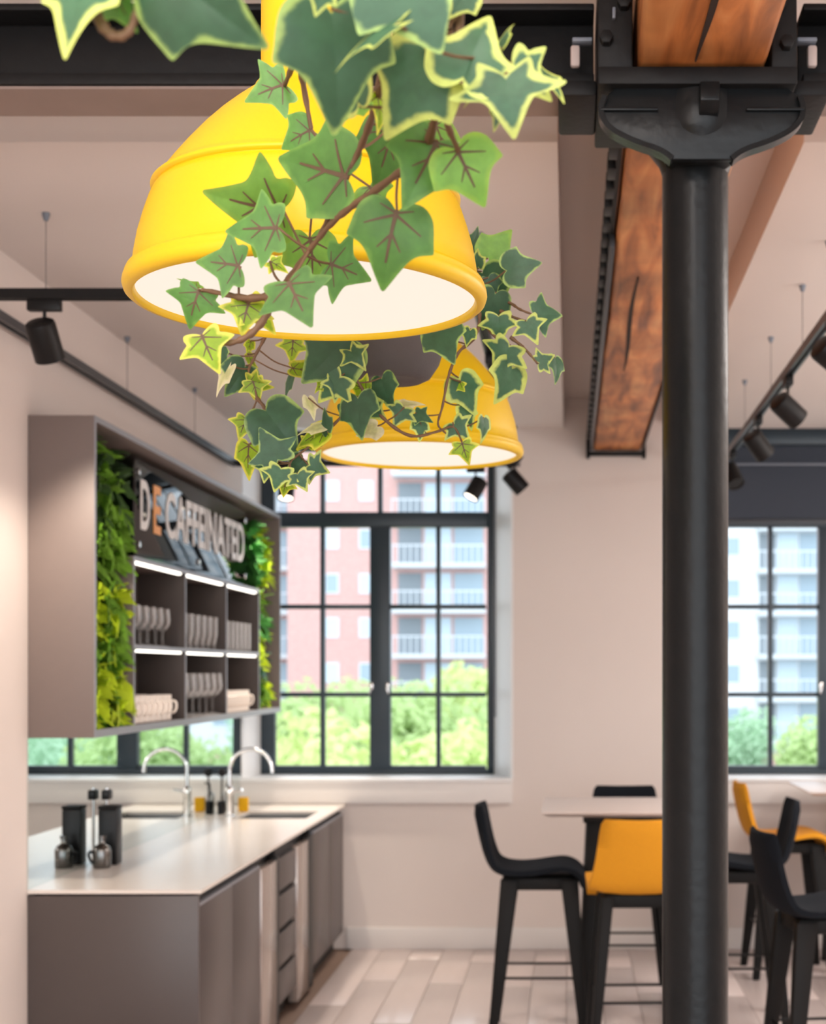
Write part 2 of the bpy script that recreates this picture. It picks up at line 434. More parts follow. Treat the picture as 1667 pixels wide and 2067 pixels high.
def skylit_lining(nm, p):  # added boards; their white paints the sky light on the reveals
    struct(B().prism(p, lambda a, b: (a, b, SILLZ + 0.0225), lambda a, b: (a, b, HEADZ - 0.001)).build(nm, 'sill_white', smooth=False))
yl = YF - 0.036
skylit_lining('trim_7', [(-0.344, YW - 0.001), (-0.340, YW - 0.004), (-0.354, YW - 0.004), (W1[1] - 0.008, yl), (W1[1], yl)])
skylit_lining('trim_8', [(XL, YW - 0.001), (XL + 0.010, YW - 0.001), (W1[0] + 0.008, yl), (W1[0], yl)])
skylit_lining('trim_9', [(0.773, YW - 0.001), (0.769, YW - 0.004), (0.783, YW - 0.004), (W2[0] + 0.008, yl), (W2[0], yl)])
skylit_lining('trim_10', [(2.542, YW - 0.001), (2.546, YW - 0.004), (2.532, YW - 0.004), (W2[1] - 0.008, yl), (W2[1], yl)])

# ------------------------------------------------------------------ windows
def window(nm, x0, x1, blind):
    zb, zt = SILLZ + 0.022, HEADZ - 0.03
    w = thing(nm, ((x0 + x1) / 2, YF, zb), kind='structure')
    s = (x1 - x0) / 474.0      # metres per photo pixel of the window drawing
    X = lambda px: x0 + (px - 526) * s
    Z = lambda py: CAMZ + (CY - py) * YF / F
    ya, yb = YF - 0.035, YF + 0.035
    fr = B()
    fr.box(X(526), X(556), ya, yb, zb, zt); fr.box(X(984), X(1000), ya, yb, zb, zt)
    fr.box(X(556), X(984), ya, yb, zb, Z(1552)); fr.box(X(556), X(984), ya, yb, Z(912), zt)
    fr.build('window_frame', 'window_paint', w, 0.003)
    bx('transom', 'window_paint', X(556), X(984), ya - 0.01, yb, Z(1065), Z(1035), w, 0.003)
    bx('mullion', 'window_paint', X(748), X(789), ya - 0.012, yb, Z(1552), Z(1065), w, 0.004)
    for a, c in ((566, 748), (789, 981)):
        bx('casement_rail', 'window_paint', X(a - 10), X(c), ya - 0.004, yb - 0.01, Z(1552), Z(1545), w, 0.002)
        m = X(652) if a < 700 else X(885)
        bx('glazing_bar', 'window_paint', m - 4.5 * s, m + 4.5 * s, ya + 0.005, yb - 0.01, Z(1545), Z(1065), w, 0.002)
        for yy in (1225, 1402):
            bx('glazing_bar', 'window_paint', X(a - 10), X(c), ya + 0.008, yb - 0.012, Z(yy + 4.5), Z(yy - 4.5), w, 0.002)
    for px in (652, 768, 885):
        bx('glazing_bar', 'window_paint', X(px) - 4.5 * s, X(px) + 4.5 * s, ya + 0.005, yb - 0.01, Z(1035), Z(912), w, 0.002)
    for a, c in ((556, 648), (657, 748), (789, 880), (890, 984)):
        for t, b_ in ((1065, 1221), (1229, 1398), (1406, 1545)):
            bx('pane', 'window_glass', X(a), X(c), YF + 0.004, YF + 0.008, Z(b_), Z(t), w)
    for a, c in ((556, 648), (656, 764), (772, 881), (889, 984)):
        bx('pane', 'window_glass', X(a), X(c), YF + 0.004, YF + 0.008, Z(1035), Z(912), w)
    for px, sg in ((752, -1), (784, 1)):
        h = B().box(X(px) - 0.010, X(px) + 0.010, ya - 0.028, ya - 0.012, Z(1392), Z(1378))
        h.tube([(X(px), ya - 0.028, Z(1385)), (X(px), ya - 0.05, Z(1385)), (X(px) + sg * 0.01, ya - 0.05, Z(1400))], 0.007, 8)
        h.build('window_handle', 'chrome', w, 0.001)
    if blind:
        bl = B().box(x0 + 0.01, x1 - 0.01, YF - 0.085, YF - 0.075, Z(1052), zt - 0.06)
        bl.build('blind', 'blind_fabric', w)
        bx('blind_rail', 'track_metal', x0 + 0.01, x1 - 0.01, YF - 0.092, YF - 0.068, Z(1060), Z(1050), w, 0.004)
        bx('blind_box', 'window_paint', x0 + 0.005, x1 - 0.005, YF - 0.16, YF - 0.06, Z(905), zt, w, 0.006)
        bx('blind_track', 'bracket_grey', x0 + 0.02, x1 - 0.3, YF - 0.115, YF - 0.10, Z(944), Z(940), w, 0.001)
    else:
        bx('blind_guide', 'bracket_grey', x1 - 0.004, x1 + 0.016, YF - 0.075, YF - 0.05, Z(1447), Z(915), w, 0.003)
    return w
window('window_1', W1[0], W1[1], False)
window('window_2', W2[0], W2[1], True)

# ------------------------------------------------------------------ structural frame: timber beam, iron column, steel beam
BX0, BX1, BZ = 0.155, 0.447, 3.087
tb = thing('timber_beam', ((BX0 + BX1) / 2, 4.0, BZ), 'long reddish brown timber ceiling beam with a dark split underneath', 'beam')
g = B()
ys = [YN + 0.2 * k for k in range(int((YW - YN) / 0.2))] + [YW - 0.004]
rings = []
for y in ys:
    j = lambda k: 0.004 * noise.noise((y * 1.3, k * 5.0, 0))
    c = 0.012
    rings.append([(BX0 + c + j(1), y, BZ + j(2)), (BX1 - c + j(3), y, BZ + j(4)), (BX1 + j(5), y, BZ + c), (BX1 + j(5), y, ZC - 0.003), (BX0 + j(6), y, ZC - 0.003), (BX0 + j(6), y, BZ + c)])
g.rings(rings).build('timber', 'timber', tb, angle=50)
def crack(px, Ya, Yb, w):
    pts = []; n = 14
    for k in range(n + 1):
        t = k / n; Y = Ya + (Yb - Ya) * t
        pts.append((px + 0.008 * math.sin(t * 5 + px * 40), Y, w * math.sin(math.pi * min(1, max(0.03, t))) + 0.0015))
    bmx = B()
    bmx.rings([[(x - ww, Y, BZ - 0.0065), (x + ww, Y, BZ - 0.0065), (x + ww, Y, BZ + 0.012), (x - ww, Y, BZ + 0.012)] for x, Y, ww in pts])
    bmx.build('crack', 'crack', tb)
crack(0.245, 5.15, 6.75, 0.007)
crack(0.29, 2.6, 3.32, 0.006)
# wall hanger and side straps
hg = B().box(BX0 - 0.045, BX1 + 0.03, YW - 0.07, YW - 0.02, BZ - 0.04, BZ - 0.014)
hg.box(BX0 - 0.045, BX0 - 0.022, YW - 0.07, YW - 0.02, BZ - 0.055, BZ + 0.10).box(BX1 + 0.008, BX1 + 0.03, YW - 0.07, YW - 0.02, BZ - 0.055, BZ + 0.10)
tag(hg.build('beam_hanger', 'black_metal', None, 0.002), 'black steel hanger strap under the far end of timber beam', 'bracket')
ct = thing('cable_tray', (BX0 - 0.02, 6.4, BZ), 'black slotted cable tray running along the side of timber beam', 'cable tray')
bx('tray_rail', 'track_metal', BX0 - 0.022, BX0 - 0.006, 4.75, YW - 0.10, BZ - 0.012, BZ + 0.03, ct, 0.002)
bx('tray_web', 'black_metal', BX0 - 0.024, BX0 - 0.010, 3.86, YW - 0.10, BZ + 0.03, BZ + 0.10, ct, 0.002)
tooth = None
for k in range(30):
    Y = 3.95 + 0.168 * k
    if tooth is None:
        tooth = bx('tray_clip', 'black_metal', BX0 - 0.046, BX0 - 0.022, Y, Y + 0.10, BZ + 0.025, BZ + 0.075, ct, 0.003)
    else:
        o = tooth.copy(); COL.objects.link(o); o.location = tooth.location + Vector((0, 0.168 * k, 0))
st = B().box(BX1 + 0.006, BX1 + 0.014, 7.0, YW - 0.10, BZ - 0.012, BZ + 0.03)
tag(st.build('conduit_strip', 'track_metal', None, 0.001), 'thin grey metal strip along the far side of timber beam', 'strip')

# steel cross beam
sbm = thing('steel_beam', (0.3, 3.54, 3.083), 'black painted steel cross beam meeting the iron column', 'beam')
sy0, sy1 = 3.45, 3.635
for nm, xa, xb in (('beam_length', XL + 0.002, 0.06), ('beam_length', 0.545, XR - 0.002)):
    b_ = B().box(xa, xb, sy0, sy1, 3.083, 3.11).box(xa, xb, 3.53, 3.55, 3.11, 3.255).box(xa, xb, sy0, sy1, 3.255, 3.272)
    b_.build(nm, 'black_steel', sbm, 0.004)
bx('lit_soffit_plate', 'soffit_lit_brown', XL + 0.004, 0.05, sy0 + 0.012, sy1 - 0.002, 3.0765, 3.0828, sbm)  # plates added so the dark flange underside looks lit
bx('lit_soffit_plate', 'soffit_lit_brown', 0.56, XR - 0.004, sy0 + 0.012, sy1 - 0.002, 3.0765, 3.0828, sbm)
# column
cx_, cy_ = 0.302, 3.54
colm = thing('iron_column', (cx_, cy_, 0), 'round dark cast iron column with a winged capital', 'column')
rc = 0.0785
B().lathe([(0.0, 0.0), (0.15, 0.0), (0.15, 0.03), (0.12, 0.06), (0.11, 0.16), (rc + 0.012, 0.2), (rc, 0.24), (rc, 1.6), (rc, 2.93), (rc + 0.004, 2.95)], (cx_, cy_, 0), 64, True).build('shaft', 'iron_column', colm, angle=40)
B().lathe([(rc, 2.90), (rc + 0.008, 2.925), (rc + 0.035, 2.96), (rc + 0.055, 2.99), (rc + 0.058, 3.02), (rc + 0.058, 3.037)], (cx_, cy_, 0), 48, True, True).build('bell', 'iron_column', colm, angle=40)
half = [(163, 150), (178, 172), (198, 196), (222, 203), (246, 198), (266, 180), (282, 152), (294, 122), (303, 95), (312, 76), (324, 60)]
mpx = 3.37 / F
poly = [(cx_ - w * mpx, CAMZ + (CY - y) * mpx) for y, w in half] + [(cx_ + w * mpx, CAMZ + (CY - y) * mpx) for y, w in reversed(half)]
B().prism(poly, lambda a, b: (a, 3.362, b), lambda a, b: (a, 3.384, b)).build('wing_plate', 'iron_column', colm, 0.004, angle=30)
for sg in (-1, 1):
    pts = [Vector((cx_ + sg * w * mpx, 3.374, CAMZ + (CY - y) * mpx)) for y, w in half[2:]]
    pts = curve_pts(pts, 3)
    rg = []
    for k, p in enumerate(pts):
        t = (pts[min(k + 1, len(pts) - 1)] - pts[max(k - 1, 0)]).normalized(); n_ = Vector((t.z, 0, -t.x)) * 0.006
        yv = Vector((0, 0.022, 0))
        rg.append([p - yv - n_, p + yv - n_, p + yv + n_, p - yv + n_])
    B().rings(rg).build('wing_flange', 'iron_column', colm, 0.0, angle=40)
    bx('wing_rib', 'iron_column', min(cx_ + sg * 0.10, cx_ + sg * 0.23), max(cx_ + sg * 0.10, cx_ + sg * 0.23), 3.350, 3.384, 2.985, 2.992, colm, 0.002)
B().prism([(3.315, 3.037), (3.315, 2.995), (3.335, 2.975), (3.40, 2.96), (3.40, 3.037)], lambda a, b: (cx_ - 0.008, a, b), lambda a, b: (cx_ + 0.036, a, b)).build('gusset', 'iron_column', colm, 0.003)
B().lathe([(0.0, 2.90), (0.078, 2.90), (0.084, 2.925), (0.098, 2.95), (0.104, 2.975), (0.105, 3.0), (0.105, 3.037), (0.0, 3.037)], (cx_, 3.45, 0), 56).build('boss', 'iron_column', colm, angle=50)
bx('saddle_plate', 'black_steel', 0.066, 0.515, 3.335, 3.75, 3.038, BZ - 0.008, colm, 0.006)
for xa, xb in ((0.066, BX0 - 0.010), (BX1 + 0.010, 0.515)):
    bx('saddle_cheek', 'black_steel', xa, xb, 3.345, 3.74, BZ - 0.012, 3.30, colm, 0.006)
    bx('beam_seat', 'black_steel', xa - 0.09 if xa < 0.2 else xb, xa if xa < 0.2 else xb + 0.09, 3.42, 3.68, 3.045, 3.082, colm, 0.008)
for xx, zz in ((0.085, 3.14), (0.125, 3.22), (0.49, 3.13), (0.475, 3.22)):
    B().cyl((xx, 3.347, zz), (xx, 3.32, zz), 0.016, seg=6).build('bolt', 'black_steel', colm, 0.002)
for xa, m_ in ((0.005, 'gap_light'), (0.552, 'gap_light')):
    c_ = B().box(xa, xa + 0.022, 3.425, 3.445, 3.115, 3.165)  # pale blocks stand for light showing through the bracket gaps
    c_.build('gap_light_block', m_, colm, 0.006)
    bx('clip_lip', 'bracket_grey', xa + 0.004 - (0.03 if xa > 0.3 else 0), xa + 0.05 - (0.03 if xa > 0.3 else 0), 3.415, 3.445, 3.168, 3.178, colm, 0.003)
bx('clip_lip', 'bracket_grey', 0.099, 0.106, 3.332, 3.345, 3.185, 3.21, colm, 0.002)

# ------------------------------------------------------------------ pendant lamps
PROF = [(0.262, 0.000), (0.269, 0.001), (0.275, 0.006), (0.2775, 0.014), (0.2765, 0.021), (0.2735, 0.0265), (0.2740, 0.0285), (0.2720, 0.0325), (0.2660, 0.0350), (0.2635, 0.038),
        (0.2605, 0.06), (0.2550, 0.09), (0.2470, 0.118), (0.2385, 0.143), (0.2335, 0.1535), (0.2300, 0.1562), (0.2300, 0.1582), (0.2355, 0.1608), (0.2360, 0.1652), (0.2315, 0.1692), (0.2255, 0.1728), (0.2205, 0.179),
        (0.2085, 0.1955), (0.187, 0.223), (0.162, 0.252), (0.138, 0.2765), (0.115, 0.297), (0.094, 0.314), (0.0815, 0.3235), (0.0805, 0.330), (0.0765, 0.334), (0.0725, 0.3365),
        (0.0715, 0.35), (0.0715, 0.42), (0.0710, 0.50), (0.066, 0.56), (0.055, 0.578), (0.03, 0.585), (0.0, 0.586)]
def pendant(X, Y, h, label):
    z = CAMZ + h
    t = thing('pendant_lamp', (X, Y, z), label, 'lamp', None)
    B().lathe(PROF, (X, Y, z), 96).build('lamp_shade', 'yellow_rubber', t, angle=60)
    B().lathe([(0.262, 0.0), (0.2595, 0.003), (0.2585, 0.008), (0.2585, 0.02), (0.258, 0.06)], (X, Y, z), 96).build('shade_lining', 'yellow_rubber', t, angle=60)
    B().lathe([(0.0, 0.012), (0.2580, 0.010), (0.2580, 0.014), (0.0, 0.016)], (X, Y, z), 96).build('diffuser', 'lamp_diffuser', t, angle=60)
    B().cyl((X, Y, z + 0.585), (X, Y, ZC - 0.03), 0.0045, seg=10).build('cord', 'cord_yellow', t)
    B().lathe([(0.0, ZC - 0.035), (0.045, ZC - 0.035), (0.05, ZC - 0.03), (0.05, ZC - 0.001), (0.0, ZC - 0.001)], (X, Y, 0), 32).build('ceiling_rose', 'yellow_rubber', t, angle=40)
    return t
LAMP_X = -0.4037
pendant(LAMP_X, 2.305, 0.571, 'large yellow bell shaped pendant lamp with ivy hanging across its front')
pendant(-0.397, 3.98, 0.574, 'yellow bell shaped pendant lamp hanging behind the grey planter')

# ------------------------------------------------------------------ track lighting
ZT = CAMZ + 1.237
def track(label, segs, wires):
    t = thing('lighting_track', segs[0][0], label, 'track')
    for a, b_ in segs:
        a, b_ = Vector(a), Vector(b_); d = (b_ - a).normalized(); s = d.cross(Vector((0, 0, 1))) * 0.018; u = Vector((0, 0, 0.017))
        bb = B()
        sec = [(-1, -1), (-0.45, -1), (-0.45, -0.3), (0.45, -0.3), (0.45, -1), (1, -1), (1, 1), (-1, 1)]
        bb.rings([[p + s * q[0] + u * q[1] for q in sec] for p in (a, b_)])
        bb.build('track_bar', 'black_metal' if abs(d.x) > 0.5 else 'track_metal', t, 0.0)
    for w in wires:
        w = Vector(w); zc = ZP if w.y > 4.23 else ZC
        B().cyl((w.x, w.y, ZT + 0.017), (w.x, w.y, zc - 0.02), 0.0016, seg=6).build('suspension_wire', 'wire', t)
        B().lathe([(0.0, zc - 0.026), (0.007, zc - 0.026), (0.013, zc - 0.008), (0.013, zc), (0, zc)], (w.x, w.y, 0), 14).build('ceiling_cup', 'bracket_grey', t)
    return t
XA, XB, YA, YB = -1.985, -0.304, 4.88, 8.84
track('black and grey lighting track loop hung from wires over the kitchen', [((XA - 0.018, YA, ZT), (XB + 0.018, YA, ZT)), ((XA, YA + 0.018, ZT), (XA, YB - 0.018, ZT)), ((XA - 0.018, YB, ZT), (XB + 0.018, YB, ZT)), ((XB, YA + 0.018, ZT), (XB, YB - 0.018, ZT))],
      [(XA, 5.1, ZT), (XA, 6.69, ZT), (XA, 7.9, ZT), (-1.715, YA, ZT), (XB, 5.1, ZT), (XB, 6.4, ZT), (-0.62, YB, ZT)])
XT = 0.912
track('grey lighting track hung on wires over the bar tables', [((XT, 4.9, ZT), (XT, 8.9, ZT))], [(XT, 5.2, ZT), (XT, 5.79, ZT), (XT, 6.69, ZT), (XT, 7.68, ZT)])
def spotlight(pos, aim, label, lit, group=None, axis='x', power=0):
    p = Vector(pos)
    t = thing('track_spotlight', (p.x, p.y, p.z), label, 'spotlight', group)
    if axis == 'x': bx('adapter', 'black_metal', p.x - 0.055, p.x + 0.055, p.y - 0.016, p.y + 0.016, p.z - 0.055, p.z - 0.0165, t, 0.004)
    else: bx('adapter', 'black_metal', p.x - 0.016, p.x + 0.016, p.y - 0.055, p.y + 0.055, p.z - 0.055, p.z - 0.0165, t, 0.004)
    d = Vector(aim).normalized()
    c = p + Vector((0, 0, -0.15))
    B().cyl((p.x, p.y, p.z - 0.054), (p.x, p.y, p.z - 0.10), 0.006, seg=10).build('stem', 'black_metal', t)
    q = Vector((0, 0, 1)).rotation_difference(d)
    def L(prof, nm, m):
        b_ = B().lathe(prof, (0, 0, 0), 32)
        for v in b_.bm.verts: v.co = q @ v.co + c
        return b_.build(nm, m, t, angle=40)
    L([(0.0, -0.065), (0.038, -0.065), (0.046, -0.060), (0.049, -0.05), (0.049, 0.06), (0.049, 0.066), (0.044, 0.066), (0.041, 0.058), (0.0, 0.058)], 'head', 'black_metal')
    L([(0.0, 0.0595), (0.0405, 0.0595), (0.0405, 0.061), (0.0, 0.061)], 'lens', 'spot_lens' if lit else 'black_plastic')
    if power:
        ld = bpy.data.lights.new('spot_beam', 'SPOT'); ld.energy = power; ld.color = (1, 0.86, 0.72); ld.spot_size = R(80); ld.spot_blend = 0.6; ld.shadow_soft_size = 0.04
        lo = bpy.data.objects.new('spot_beam', ld); COL.objects.link(lo); lo.parent = t
        lo.location = c + d * 0.075 - WL[t]
        lo.rotation_euler = Vector((0, 0, -1)).rotation_difference(d).to_euler()
    return t
def on(x, Y): return (x - CX) / F * Y
spotlight((on(90, YA), YA, ZT), (0.10, 0.66, -1), 'black cylinder spotlight under the black front bar of track loop', True, power=45)
spotlight((on(578, YB), YB, ZT), (0.0, -0.35, -1), 'lit black spotlight above the window beside ivy', True, power=60)
spotlight((on(960, YB), YB, ZT), (-0.55, -0.30, -1), 'lit black spotlight above the window tilted towards the kitchen', True, power=60)
G1 = 'spotlights along the right arm of the track loop'
for Y, aim, lb in ((8.5, (0.9, 0.3, -1), 'black spotlight over the white wall at the corner of the kitchen window'), (7.4, (1, 0.5, -1.1), 'black spotlight peeking out beside the rim of the farther yellow lamp'),
                   (6.5, (1, 0.5, -1.1), 'black spotlight peeking out beside the flank of the farther yellow lamp'), (5.75, (1, 0.4, -1.0), 'black spotlight behind ivy leaves beside the top of farther yellow lamp')):
    spotlight((XB, Y, ZT), aim, lb, False, G1, 'y')
G2 = 'spotlights on the grey track over the bar tables'
for px, aim, lb in ((1590, (0.9, 0.5, -0.7), 'black spotlight on the grey track seen against white ceiling panel'), (1530, (0.75, 0.5, -0.9), 'black spotlight on the grey track in front of dark blind box'),
                    (1478, (0.3, -0.6, -0.9), 'black spotlight on the grey track half behind the iron column'), (1680, (0.9, 0.4, -0.6), 'black spotlight on the grey track farthest from the windows')):
    Y = F * XT / (px - CX)
    spotlight((XT, Y, ZT), aim, lb, False, G2, 'y')

# ------------------------------------------------------------------ wall unit with moss, sign and cubbies
UX0, UX1, UY0, UY1, UZ0, UZ1 = XL + 0.002, -1.78, 5.58, 9.19, 1.469, 2.682
un = thing('wall_unit', ((UX0 + UX1) / 2, (UY0 + UY1) / 2, UZ0), 'taupe wall hung shelving frame with moss and six lit cubbies', 'shelf unit')
TH = 0.022
bx('side_panel', 'taupe_shelf', UX0, UX1, UY0, UY0 + TH, UZ0, UZ1, un, 0.001)
bx('side_panel', 'taupe_shelf', UX0, UX1, UY1 - TH, UY1, UZ0, UZ1, un, 0.001)
bx('top_panel', 'taupe_shelf', UX0, UX1, UY0 + TH, UY1 - TH, UZ1 - TH, UZ1, un, 0.001)
bx('bottom_panel', 'taupe_shelf', UX0, UX1, UY0 + TH, UY1 - TH, UZ0, UZ0 + 0.03, un, 0.001)
bx('back_panel', 'dark_recess', UX0, UX0 + 0.012, UY0 + TH, UY1 - TH, UZ0 + 0.03, UZ1 - TH, un)
ed = B()
e0, e1 = UX1, UX1 + 0.002
ed.box(e0, e1, UY0, UY0 + TH, UZ0, UZ1).box(e0, e1, UY1 - TH, UY1, UZ0, UZ1).box(e0, e1, UY0 + TH, UY1 - TH, UZ1 - TH, UZ1).box(e0, e1, UY0 + TH, UY1 - TH, UZ0, UZ0 + 0.03)
ed.build('edge_band', 'edge_grey', un)
CYs = [6.10, 6.93, 7.76, 8.585]; CZ = [UZ0 + 0.03, 1.829, 2.194]; CX0, CX1 = UX0 + 0.014, -1.785
bt = 0.018
for k, y in enumerate(CYs):
    y0 = y if k == 0 else (y - bt / 2 if k < 3 else y - bt)
    bx('divider', 'taupe_shelf' if k == 0 else 'taupe_shaded', CX0, CX1, y0, y0 + bt, CZ[0], CZ[2] - bt, un, 0.0008)
    bx('divider_edge', 'edge_grey', CX1, CX1 + 0.0015, y0, y0 + bt, CZ[0], CZ[2] - bt, un)
bx('cubby_top', 'taupe_shelf', CX0, CX1, CYs[0], CYs[3], CZ[2] - bt, CZ[2], un, 0.0008)
bx('cubby_top_edge', 'edge_grey', CX1, CX1 + 0.0015, CYs[0], CYs[3], CZ[2] - bt, CZ[2], un)
for k in range(3):
    ya, yb = CYs[k] + (bt if k == 0 else bt / 2), CYs[k + 1] - (bt if k == 2 else bt / 2)
    bx('cubby_back', 'taupe_shaded', CX0 + 0.001, CX0 + 0.006, ya, yb, CZ[0], CZ[2] - bt, un)
    bx('shelf', 'taupe_shaded', CX0 + 0.006, CX1 - 0.001, ya, yb, CZ[1] - bt, CZ[1], un, 0.0008)
    bx('shelf_edge', 'edge_grey', CX1 - 0.001, CX1 + 0.0005, ya, yb, CZ[1] - bt, CZ[1], un)
    for zt in (CZ[2] - bt, CZ[1] - bt):
        bx('led_strip', 'led_strip', CX1 - 0.022, CX1 - 0.004, ya + 0.005, yb - 0.05, zt - 0.011, zt - 0.0005, un)

# moss wall (parts of one planted panel)
ms = thing('moss_panel', (UX0 + 0.014, 7.3, UZ0 + 0.03), 'bright green preserved moss and fern panel filling the wall unit', 'moss wall')
def bumpy(nm, m, y0, y1, z0, z1, x, amp, sc_, seed):
    ny, nz = max(4, int((y1 - y0) / 0.025)), max(4, int((z1 - z0) / 0.025))
    b_ = B(); g_ = []
    for i in range(ny + 1):
        row = []
        for j in range(nz + 1):
            y = y0 + (y1 - y0) * i / ny; z = z0 + (z1 - z0) * j / nz
            e = min(1, 4 * min(i / ny, 1 - i / ny, j / nz, 1 - j / nz) + 0.25)
            h = amp * e * (0.55 + 0.5 * noise.noise((y * sc_ + seed, z * sc_, seed)) + 0.35 * noise.noise((y * sc_ * 3, z * sc_ * 3, seed + 5)))
            row.append(b_.bm.verts.new((x + max(0.004, h), y, z)))
        g_.append(row)
    for i in range(ny):
        for j in range(nz):
            b_.bm.faces.new((g_[i][j], g_[i + 1][j], g_[i + 1][j + 1], g_[i][j + 1]))
    return b_.build(nm, m, ms, angle=80)
mx0 = UX0 + 0.013
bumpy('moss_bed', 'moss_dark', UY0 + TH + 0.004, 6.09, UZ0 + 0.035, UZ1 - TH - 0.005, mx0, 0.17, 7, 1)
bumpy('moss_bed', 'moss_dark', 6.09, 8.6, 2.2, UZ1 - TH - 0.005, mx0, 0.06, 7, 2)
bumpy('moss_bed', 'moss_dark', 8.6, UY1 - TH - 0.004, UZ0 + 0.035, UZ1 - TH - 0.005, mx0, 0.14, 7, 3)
def fern(y, z, size, m, n=9, x=None, droop=0.6):
    b_ = B(); rnd = random.Random(int(y * 1000 + z * 77))
    bxx = mx0 + 0.02 if x is None else x
    for k in range(n):
        a = rnd.uniform(-2.5, 2.5) if n > 3 else rnd.uniform(-1, 1)
        L_ = size * rnd.uniform(0.6, 1.0)
        dirv = Vector((rnd.uniform(0.45, 1.0), math.sin(a) * 0.8, math.cos(a) * 0.9 - 0.25)).normalized()
        side = dirv.cross(Vector((1, 0.2, 0.1))).normalized()
        w = L_ * 0.14
        prev = None; p = Vector((bxx, y, z)); d = dirv.copy()
        ns = 5
        pts = []
        for q in range(ns + 1):
            t = q / ns
            ww = w * math.sin(math.pi * min(0.98, 0.12 + 0.86 * t)) * (1 + 0.35 * (q % 2))
            pts.append((p - side * ww, p + Vector((0.004, 0, 0.003)), p + side * ww))
            p = p + d * (L_ / ns); d = (d + Vector((0.0, 0, -droop * 0.35))).normalized()
        for (a0, c0, b0), (a1, c1, b1) in zip(pts, pts[1:]):
            va = [b_.bm.verts.new(v) for v in (a0, c0, c1, a1)]; b_.bm.faces.new(va)
            vb = [b_.bm.verts.new(v) for v in (c0, b0, b1, c1)]; b_.bm.faces.new(vb)
    # keep inside the frame
    for v in b_.bm.verts:
        v.co.x = min(max(v.co.x, mx0 + 0.002), -1.772)
        v.co.y = min(max(v.co.y, UY0 + TH + 0.002), UY1 - TH - 0.002); v.co.z = min(max(v.co.z, UZ0 + 0.032), UZ1 - TH - 0.002)
    return b_.build('fern', m, ms, angle=60)
rr = random.Random(3)
# near strip: x 195..270 in the photograph
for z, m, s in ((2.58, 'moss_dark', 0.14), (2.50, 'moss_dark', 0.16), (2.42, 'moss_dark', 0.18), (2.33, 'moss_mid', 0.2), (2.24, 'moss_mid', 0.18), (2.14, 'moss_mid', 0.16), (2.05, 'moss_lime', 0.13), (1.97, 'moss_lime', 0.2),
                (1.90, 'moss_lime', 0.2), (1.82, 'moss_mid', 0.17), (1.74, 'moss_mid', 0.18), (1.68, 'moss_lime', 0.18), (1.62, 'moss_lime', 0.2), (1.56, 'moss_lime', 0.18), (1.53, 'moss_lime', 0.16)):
    for q in range(3):
        y = 5.68 + 0.15 * q + rr.uniform(-0.04, 0.04)
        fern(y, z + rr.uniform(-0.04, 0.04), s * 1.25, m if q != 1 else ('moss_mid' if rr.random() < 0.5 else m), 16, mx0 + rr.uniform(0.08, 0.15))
for y in (6.2, 6.5, 6.9, 7.3, 7.8, 8.2, 8.5):
    fern(y, 2.58, 0.1, 'moss_dark', 8)
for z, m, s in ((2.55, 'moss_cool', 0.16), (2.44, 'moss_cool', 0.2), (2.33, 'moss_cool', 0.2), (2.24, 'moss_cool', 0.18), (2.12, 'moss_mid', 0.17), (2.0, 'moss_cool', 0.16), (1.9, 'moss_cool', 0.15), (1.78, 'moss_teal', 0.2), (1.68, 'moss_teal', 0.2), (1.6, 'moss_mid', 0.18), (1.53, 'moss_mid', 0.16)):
    for q in range(2):
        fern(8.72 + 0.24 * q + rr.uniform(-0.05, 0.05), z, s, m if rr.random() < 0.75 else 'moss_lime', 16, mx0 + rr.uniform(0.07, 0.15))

# sign
SX = -1.835
sg = thing('wall_sign', (SX, 7.36, 2.2), 'glossy black acrylic sign with large white and orange lettering above cubbies', 'sign')
sy0_, sy1_, sz0_, sz1_ = 6.27, 8.47, 2.205, 2.625
pr = []
rcn = 0.06
for cy0, cz0, a0 in ((sy1_ - rcn, sz1_ - rcn, 0), (sy0_ + rcn, sz1_ - rcn, 90), (sy0_ + rcn, sz0_ + rcn, 180), (sy1_ - rcn, sz0_ + rcn, 270)):
    for k in range(7):
        a = R(a0 + 15 * k); pr.append((cy0 + rcn * math.cos(a), cz0 + rcn * math.sin(a)))
B().prism(pr, lambda a, b: (SX - 0.010, a, b), lambda a, b: (SX, a, b)).build('sign_board', 'sign_black', sg, 0.001)
def lettering(txt, y0, y1, z0, z1, m):
    cu = bpy.data.curves.new('text', 'FONT'); cu.body = txt; cu.extrude = 0.004; cu.offset = 0.018
    ob = bpy.data.objects.new('text', cu); COL.objects.link(ob)
    bpy.context.view_layer.update()
    me = bpy.data.meshes.new_from_object(ob.evaluated_get(bpy.context.evaluated_depsgraph_get()))
    bpy.data.objects.remove(ob)
    xs = [v.co.x for v in me.vertices]; yy = [v.co.y for v in me.vertices]
    for v in me.vertices:
        a = (v.co.x - min(xs)) / (max(xs) - min(xs)); c = (v.co.y - min(yy)) / (max(yy) - min(yy)); d = v.co.z
        v.co = Vector((SX + 0.002 + d * 0.3, y0 + a * (y1 - y0), z0 + c * (z1 - z0))) - WL[sg]
    me.name = 'lettering'; me.materials.clear(); me.materials.append(MATS[m])
    o = bpy.data.objects.new('lettering', me); COL.objects.link(o); o.parent = sg; WL[o] = WL[sg]
    return o
lettering('D', 6.37, 6.51, 2.33, 2.545, 'letter_white')
lettering('E', 6.57, 6.685, 2.33, 2.545, 'letter_orange')
lettering('CAFFEINATED', 6.77, 8.40, 2.33, 2.545, 'letter_white')
